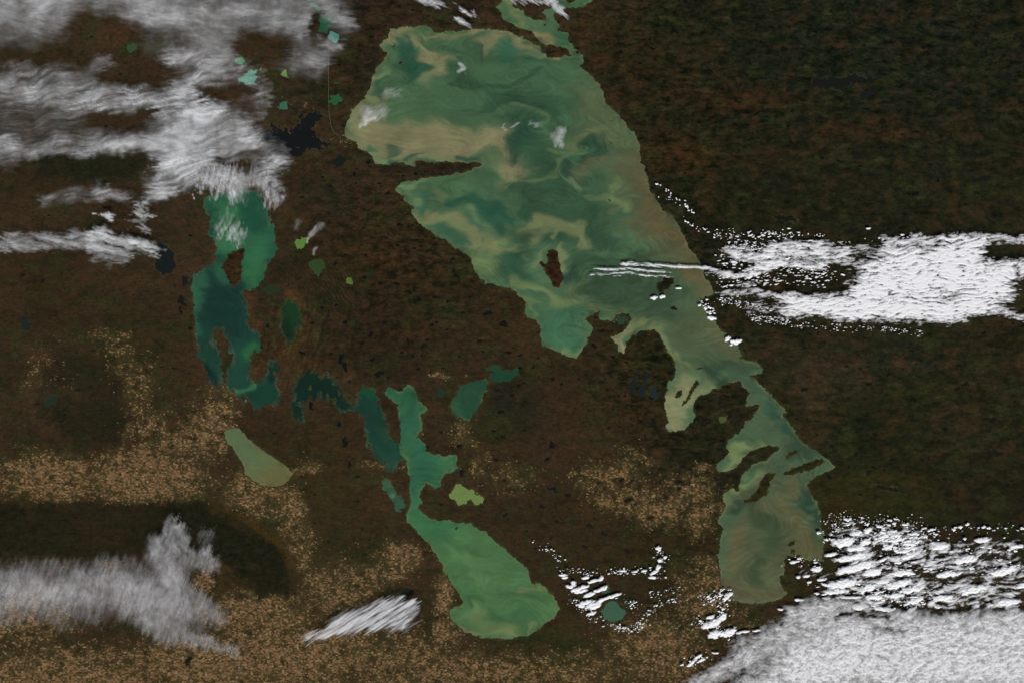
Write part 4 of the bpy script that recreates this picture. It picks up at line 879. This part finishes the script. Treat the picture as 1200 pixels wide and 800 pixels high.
sheet_cloud("cloud_streak", "bright white streaks of cloud lying across the middle of the largest lake", (675, 296, 855, 334),
  [(.85,2.2,[(728,309),(760,309.5),(800,313),(838,314)]),(.75,1.9,[(702,316),(740,315.5),(780,318)]),(.7,1.2,[(688,323),(715,320.5),(745,321),(788,325)]),(.4,1.2,[(715,323.5),(728,324)])],
  1.8, .12, DECK, sc=1.8, asp=.1, ang=-3, comb=10, cut=.8, contrast=2.6, seed=680, step=.6, wob=.35, soft=2, relief=.2, amax=.72)
sheet_cloud("cloud_wisp", "small bright oval cloud over the upper middle of the largest lake", (640, 142, 672, 184),
  [(.62,5.5,[(658,155),(655,165),(656,170)]),(.3,4,[(648,160),(650,172)])], 4, .4, CIRV, sc=3, asp=.4, ang=70, cut=.35, contrast=1.2, seed=690, step=.6, wob=.3, comb=3, soft=1.8, amax=.55)
sheet_cloud("cloud_wisp", "little hook shaped cloud near the north shore of the largest lake", (528, 68, 556, 94),
  [(.65,2.6,[(538,77),(544,83),(538,86)]),(.3,1.5,[(546,88)])], 4, .3, CIRV, sc=3, asp=.5, seed=692, step=.6, wob=.25, amax=.55)
sheet_cloud("cloud_wisp", "tiny hooked wisp over the middle of the north basin, left of two others", (580, 138, 600, 164),
  [(.6,1.6,[(590,148),(593,154)])], 4, .3, CIRD, sc=3, asp=.3, ang=30, seed=694, step=.5, wob=.25, comb=3, soft=1.6, amax=.42)
sheet_cloud("cloud_wisp", "thin slanting wisp over the middle of the north basin", (592, 136, 616, 160),
  [(.6,1.3,[(600,150),(608,145)])], 4, .3, CIRD, sc=3, asp=.3, ang=30, seed=695, step=.5, wob=.25, comb=3, soft=1.6, amax=.42)
sheet_cloud("cloud_wisp", "faint wisp just left of the small bright oval cloud over the lake", (610, 136, 642, 162),
  [(.5,3,[(621,146),(630,149)])], 4, .3, CIRD, sc=3, asp=.2, ang=30, seed=699, step=.6, wob=.25, comb=4, soft=1.6, amax=.3)
sheet_cloud("cloud_wisp", "pale veil of cloud on the west shore of the largest lake", (402, 98, 478, 165),
  [(.3,10,[(455,110),(470,112)]),(.4,10,[(430,132),(448,134)]),(.7,3,[(424,150),(432,144),(440,140)]),(.5,3,[(432,134),(430,142)])], 5, .4, CIRD, sc=6, asp=.25, ang=35, cut=.3, contrast=1.9, seed=696, step=.8, wob=.6, amax=.5, soft=2)
sheet_cloud("cloud_wisp", "slanting wisps of cloud above the lake's north shore", (470, -14, 572, 44),
  [(.7,5,[(486,-4),(500,3),(512,7)]),(.4,2.5,[(515,8),(523,12)]),(.75,2.4,[(537,12),(546,17),(552,21)]),(.5,1.6,[(553,14),(558,22)]),(.8,3.2,[(537,26),(545,29)]),(.5,1.5,[(548,32),(551,36)]),(.4,1.5,[(529,4),(534,7)])], 4.5, .5, CIRD, sc=4, asp=.3, ang=-28, cut=.4, contrast=1.5, seed=698, step=.6, wob=.3, comb=6, amax=.6, soft=2)
sheet_cloud("cloud_wisp", "bright tufted cloud at the top channel", (596, -20, 680, 30),
  [(.75,6,[(596,-2),(618,0)]),(.85,5,[(648,8),(654,12),(660,18)]),(.7,3,[(636,2),(650,4)]),(.5,3,[(625,4),(640,6)])], 4, .6, CIRD, sc=5, asp=.35, ang=-40, cut=.4, contrast=1.4, seed=700, step=.6, wob=.4, comb=7, amax=.6, soft=2)
sheet_cloud("cloud_wisp", "faint pale wisps over the brown plain east of the teal lake", (336, 240, 400, 308),
  [(.35,4.5,[(366,275),(380,264)]),(.5,2,[(372,290),(369,298)]),(.28,6,[(352,262),(350,268)]),(.5,1.5,[(370,268),(362,284)])], 5, .3, CIRV, sc=5, asp=.3, ang=60, cut=.3, contrast=1.3, seed=702, step=.8, wob=.4, amax=.45, soft=2)

# ------------------------------------------------------------------ cumulus
def puff_mesh(seed, nth=18, nr=5):
    r = random.Random(seed); ph = [r.uniform(0, 6.28) for _ in range(6)]; am = [r.uniform(.05, .17) for _ in range(6)]
    V = [(0, 0, 1.0 + r.uniform(-.1, .2))]; F3 = []
    for k in range(1, nr + 1):
        q = k / nr
        for i in range(nth):
            th = 2 * math.pi * i / nth
            R = 1 + sum(am[j] * math.sin((j + 2) * th + ph[j]) for j in range(6))
            rr = q * R
            z = math.sqrt(max(0, 1 - q ** 2.2)) * (1 + .35 * math.sin(3.1 * th + 5 * q + ph[0]) * q + r.uniform(-.14, .14))
            V.append((rr * math.cos(th), rr * math.sin(th), z if k < nr else 0))
    for i in range(nth): F3.append((0, 1 + i, 1 + (i + 1) % nth))
    for k in range(nr - 1):
        a = 1 + k * nth; b = a + nth
        for i in range(nth):
            j = (i + 1) % nth
            F3 += [(a + i, b + i, b + j), (a + i, b + j, a + j)]
    c = len(V); V.append((0, 0, -.12)); a = 1 + (nr - 1) * nth
    for i in range(nth): F3.append((c, a + (i + 1) % nth, a + i))
    C = [1.0] + [(1.0, 1.0, 1.0, .75, .12)[5 - nr + k - 1] if nr == 5 else (.95, .1)[k - 1] for k in range(1, nr + 1) for i in range(nth)] + [.3]
    return np.array(V), np.array(F3), np.array(C)
SHAPES = [puff_mesh(900 + i) for i in range(14)]
SMALL = [puff_mesh(950 + i, 8, 2) for i in range(8)]
SOFT = cloud_material("cumulus_bank", 0.2, .5, 1.3, .22, (.92, .92, .92), 1.35, .3)
PMESH = [mesh_from("cumulus_puff", v, f, dict(cover=c), SOFT) for v, f, c in SHAPES]
BASEZ = 1.15
rc = random.Random(77)
puffs = []   # (size, x, y, a, b, ang, height, field)
def scatter(field, paths, n, smin, smax, asp, ang, spread):
    tot = sum(w for _, w in paths)
    for path, w in paths:
        for _ in range(int(n * w / tot)):
            k = rc.randrange(len(path) - 1) if len(path) > 1 else 0
            (ax, ay), (bx, by) = path[k], path[min(k + 1, len(path) - 1)]
            t = rc.random(); x = ax + (bx - ax) * t + rc.gauss(0, spread); y = ay + (by - ay) * t + rc.gauss(0, spread * .6)
            s = .78 * (smin + (smax - smin) * rc.random() ** 2.4)
            puffs.append((s, x, y, s * rc.uniform(.8, 1.5) * asp, s * rc.uniform(.7, 1.2), ang + rc.gauss(0, 9), s * .5, field))
FL = {
 "east": ("small white cumulus puff in the scattered field left of and above the solid white deck", "cumulus puffs around the eastern cloud deck"),
 "line": ("small white cumulus puff in the slanting chain along the lake's east shore", "cumulus chain along the east shore of the largest lake"),
 "southeast": ("white cumulus puff in the dense rows right of the south basin", "cumulus rows east of the south basin"),
 "mid": ("white cumulus puff around the small green lake, right of the bright green lake", "cumulus around the small green lake"),
 "south": ("white cumulus puff in the cluster below the south west shore of the south basin", "cumulus cluster south west of the south basin"),
}
scatter("line", [([(768,214),(778,224),(798,238),(812,250)],2),([(795,255),(812,265),(830,272),(845,280)],2),([(772,230),(785,234)],.6)], 60, .5, 1.7, 1.3, -25, 2.4)
for k in range(16):      # long rows of puffs
    yy = 283 + k * 3.4 + rc.uniform(-1, 1); xa = 838 + rc.uniform(-12, 40)
    scatter("east", [([(xa, yy + 2), (xa + 60, yy - 1), (xa + 120, yy + 2)], 1)], 30, .4, 1.3, 2.8, 5, 1.6)
scatter("east", [([(840,272),(870,280),(930,276)],2),([(850,290),(900,296)],2)], 190, .35, 1.3, 2.2, 5, 7)
scatter("east", [([(840,350),(870,356),(900,362)],2),([(880,372),(925,378)],1.5),([(925,380),(980,384),(1040,386),(1080,390)],2)], 330, .3, 1.0, 2.3, 6, 4)
scatter("east", [([(842,326),(868,322),(886,325),(890,318)],2),([(848,312),(884,302),(900,300)],1.5),([(915,310),(960,312)],1)], 110, .6, 1.6, 2.6, 5, 2)
scatter("east", [([(880,276),(910,274),(965,276)],1),([(1010,283),(1080,278)],.6)], 60, .5, 1.6, 1.8, 5, 3)
scatter("east", [([(822,352),(830,362),(832,370)],1),([(1018,269)],.05)], 26, .8, 2.4, 1.6, 0, 3)
big = [(852,397,4,2.5,60),(862,400,7,2.6,15),(856,404,2,1,0),(834,373,6,1.8,-10),(766,349,4,2,10),(776,348,4,2,5),(795,338,4,1,0),
 (988,634,14,5,14),(1003,624,8,2.5,8),(1016,621,5,2.5,20),(973,649,8,2,8),(1003,642,13,3,5),(1013,635,7,3,15),(1033,655,6,2,20),(995,653,20,3.2,9),(1000,651,16,3,9),(1006,663,22,4.6,10),(990,668,12,3.5,8),(988,683,20,4.5,12),(976,684,10,3.4,8),(1022,669,12,4,14),(979,692,15,2.6,2),(1016,688,12,4.4,18),
 (1055,671,17,3.2,4),(1063,652,9,2.6,15),(1066,636,10,2,8),(1050,632,9,2,10),(1040,640,8,2,20),(1058,645,9,2,5),(1034,628,7,2.2,12),(1070,625,7,1.6,0),(1045,622,6,1.6,10),(1030,616,5,1.5,0),(1060,614,5,1.3,0),
 (1052,683,18,4,12),(1068,690,14,4,10),(1033,681,9,2.4,0),(1024,699,13,2.8,4),(1048,697,12,3,8),(1072,702,10,3,20),(995,699,16,1.6,0),(1008,710,10,3,5),(1064,716,12,2.4,30),(1035,713,15,2.4,-4),
 (956,666,6,3.2,12),(935,675,3,1.6,5),(944,674,5,1.6,5),(963,678,6,1.6,5),(929,658,4,1.4,0),(936,654,3,1.2,0),(955,658,3,1,0),(936,702,6,1.3,0),(968,700,5,1.2,0),(948,681,3,1.2,0),
 (1100,640,12,3,10),(1130,655,16,4,12),(1110,672,14,3.4,8),(1150,632,10,2.6,8),(1175,668,17,4.4,14),(1140,690,18,4,10),(1190,640,9,2.4,6),(1105,700,14,3,8),(1180,705,16,3.6,10),(1200,685,12,3,12),
 (662,676,4,1.3,10),(668,686,6,2,5),(660,673,5,1.4,0),(676,690,7,2.4,10),(684,687,7,2,25),(690,696,8,2,20),(702,690,8,2.4,25),(709,688,5,2,50),(680,692,9,1.8,12),(686,705,11,2,12),(694,708,10,2.4,20),(706,702,8,2.2,25),(704,677,4,2.2,60),(672,682,4,2.6,0),(686,676,5,1.6,10),(695,680,6,1.6,10),(697,710,8,2.6,25),(720,697,8,1.7,18),(712,699,6,1.5,20),(681,709,5,1.6,0),(693,718,5,1.6,10),
 (766,670,5,1.6,20),(771,664,3,2.6,50),(773,656,3,2.4,60),(779,652,3,1.4,40),(772,642,2.4,2.4,0),(729,668,4,1.2,10),(744,669,4,1.2,10),(755,668,4,1.2,10),(764,676,5,1.5,0),
 (828,732,8,3,25),(838,728,9,4,30),(846,722,6,3.4,35),(850,700,5,2.4,30),(855,696,4,2,30),(838,742,9,4,15),(850,742,8,3,5),(832,722,5,2,20),(856,738,8,3,20),(866,740,4,1.3,10),(874,739,5,1.3,0),(886,738,4,1.3,5),(912,736,4,1.6,0),(914,713,4,1.2,0),(838,764,5,1.2,0),(818,768,6,1.5,30),(810,776,7,1.6,35),(822,772,5,1.4,30)]
def where(f, x, y):
    if f == "southeast":
        v = "top" if y < 628 else "upper" if y < 645 else "mid upper" if y < 660 else "middle" if y < 676 else "lower" if y < 694 else "bottom"
        h_ = "over the spit" if x < 970 else "by the shore" if x < 1000 else "left part" if x < 1030 else "middle part" if x < 1065 else "right part" if x < 1120 else "far right"
        return f"in {v} rows right of south basin, {h_}"
    if f == "mid":
        if x > 735 and y < 690: return "in the clump up and right of the small green lake"
        if y > 716: return "under the small green lake"
        return "left of the small green lake" if x < 690 else "at the small green lake's upper edge" if x < 735 else "right of the small green lake"
    if f == "south":
        return "on the south basin's lower left shore" if y < 712 else "in the clump lower left of the south basin" if x < 862 and y < 750 else "strung below the south basin" if y < 750 else "left of the bottom cloud deck"
    if f == "line": return "in the chain along the lake's east shore, " + ("upper end" if y < 235 else "middle" if y < 262 else "lower end")
    if x < 806: return "beside the dark island in the lake"
    if x < 875 and y > 342: return "on the east shore below the cloud deck"
    return ("above" if y < 292 else "below" if y > 345 else "at the frayed left end of") + " the white deck, " + ("left part" if x < 880 else "middle part" if x < 930 else "right part")
nbig = 0
for k, (x, y, a, b, g) in enumerate(big):
    f = "east" if y < 410 else ("southeast" if x > 920 else ("south" if x > 800 else "mid"))
    a *= 1.0; b *= 1.05
    st = .55 if a < 9 else .75
    xs = np.arange(-a * 1.35 - 1, a * 1.35 + 1, st); ys = np.arange(-b * 1.7 - 1, b * 1.7 + 1, st)
    X, Y = np.meshgrid(xs, ys)
    Wx = X + 1.6 * fbm(X + x, Y + y, 6, 3, 1200 + k) ; Wy = Y + .45 * b * fbm(X * .8 + x, Y + y, 5, 4, 1300 + k, .6) - .12 * b * np.sin(X / a * 2.4 + k)
    e = 1 - (np.abs(Wx) / a) ** 2.3 - (np.abs(Wy) / (b * 1.05)) ** 2
    e = e + .75 * fbm(X * .7 + x, Y * 1.3 + y, 4.2, 4, 1400 + k, .65) + .1
    cov = np.clip(e * 1.25, 0, 1) * ss(0, .8, np.minimum(a * 1.35 + 1 - np.abs(X), b * 1.7 + 1 - np.abs(Y)))
    z = (.2 + .13 * b) * np.sqrt(np.clip(e, 0, 1.2)) * (1 + .28 * fbm(X + x, Y + y, 2.6, 2, 1500 + k))
    ok = cov > 0
    keep = ok[:-1, :-1] | ok[1:, :-1] | ok[:-1, 1:] | ok[1:, 1:]
    if not keep.any(): continue
    F = grid_faces(len(xs), len(ys), keep)
    top = np.stack([X * K, -Y * K, z], -1).reshape(-1, 3); bot = np.stack([X * K, -Y * K, np.full(X.shape, -.02)], -1).reshape(-1, 3)
    V, F, A = compact(np.concatenate([top, bot]), np.concatenate([F, F[:, ::-1] + len(top)]), dict(cover=np.concatenate([cov.ravel(), cov.ravel() * .6])))
    o = link("cumulus_cloud", mesh_from("cumulus_cloud", V, F, A, SOFT))
    o.location = (float(wx(x)), float(wy(y)), BASEZ); o.rotation_euler = (0, 0, math.radians(g))
    size = "long" if a > 13 else "medium" if a > 7.5 else "short" if a > 4.2 else "tiny"
    form = "streak" if a > 3.6 * b else "bar" if a > 2.2 * b else "clump"
    tilt = "level" if abs(g) < 7 else "tilted" if g < 18 else "steep"
    tag(o, f"{size} {tilt} cumulus {form} {where(f, x, y)}", "cloud", FL[f][1]); nbig += 1
scatter("southeast", [([(970,610),(1010,612),(1080,612)],2),([(970,625),(985,640)],1),([(1020,640),(1080,645),(1200,640)],2),([(1010,630),(1100,625)],2),([(990,700),(1080,705)],1),([(925,655),(960,660)],.6),([(1090,620),(1220,618)],1.5)], 430, .4, 2.2, 1.7, 8, 7)
scatter("southeast", [([(1030,660),(1210,665)],1),([(960,690),(1100,700)],1),([(1020,625),(1080,640)],1.4)], 320, .5, 2.2, 2.6, 9, 9)
scatter("southeast", [([(972,618),(980,606),(1000,606)],1),([(1020,606),(1080,612)],1)], 110, .3, 1.0, 1.3, 0, 6)
scatter("mid", [([(628,632),(645,646),(662,658)],1),([(655,665),(700,672)],1.4),([(668,700),(700,725)],1.6),([(712,730),(735,738),(750,732)],2.6),([(750,732),(765,712),(790,702)],2),([(715,668),(760,668)],1.6),([(768,640),(780,655),(768,676)],1.8),([(730,700),(745,710)],.8),([(762,696),(795,690)],1)], 470, .35, 1.3, 1.6, 15, 4)
scatter("south", [([(822,700),(855,696)],1),([(850,702),(840,725)],1.6),([(815,725),(855,742)],2),([(805,778),(830,765)],.8),([(830,705),(850,690)],1)], 230, .4, 1.7, 1.5, 25, 5)
scatter("mid", [([(800,700),(840,700)],1),([(770,740),(830,730)],1)], 40, .3, .8, 1.3, 15, 6)

puffs.sort(key=lambda p: -max(p[0], (p[3] * p[4]) ** .5))
NIND = 295 - nbig
rest = {}
for i, (s, x, y, a, b, g, hh, f) in enumerate(puffs):
    t = math.radians(g); z = BASEZ + rc.uniform(-.1, .15); hh *= .7
    if i < NIND:
        o = bpy.data.objects.new("cumulus_cloud", PMESH[i % len(PMESH)])
        COL.objects.link(o)
        o.location = (float(wx(x)), float(wy(y)), z); o.rotation_euler = (0, 0, t); o.scale = (a * K, b * K, hh)
        tag(o, ("small round" if a < 1.6 * b else "small drawn-out") + " cumulus puff " + where(f, x, y), "cloud", FL[f][1])
    else:
        V, F, C_ = SMALL[i % len(SMALL)] if s < 1.3 else SHAPES[i % len(SHAPES)]
        vx, vy = V[:, 0] * a * K, V[:, 1] * b * K
        W = np.stack([vx * math.cos(t) - vy * math.sin(t) + wx(x), vx * math.sin(t) + vy * math.cos(t) + wy(y), V[:, 2] * hh + z], -1)
        rest.setdefault(f, []).append((W, F, C_))
for f, lst in rest.items():
    off = 0; VV = []; FF = []; CC = []
    for W, F, C_ in lst: VV.append(W); FF.append(F + off); CC.append(C_); off += len(W)
    o = link("cumulus_field", mesh_from("cumulus_field", np.concatenate(VV), np.concatenate(FF), dict(cover=np.concatenate(CC)), SOFT))
    tag(o, {"east": "countless specks of cumulus around the solid white deck", "line": "specks of cumulus in the chain along the east shore", "southeast": "specks of cumulus between the rows right of the south basin",
            "mid": "specks of cumulus curling round the small green lake", "south": "specks of cumulus below the south basin's south west shore"}[f], "clouds", kind="stuff")
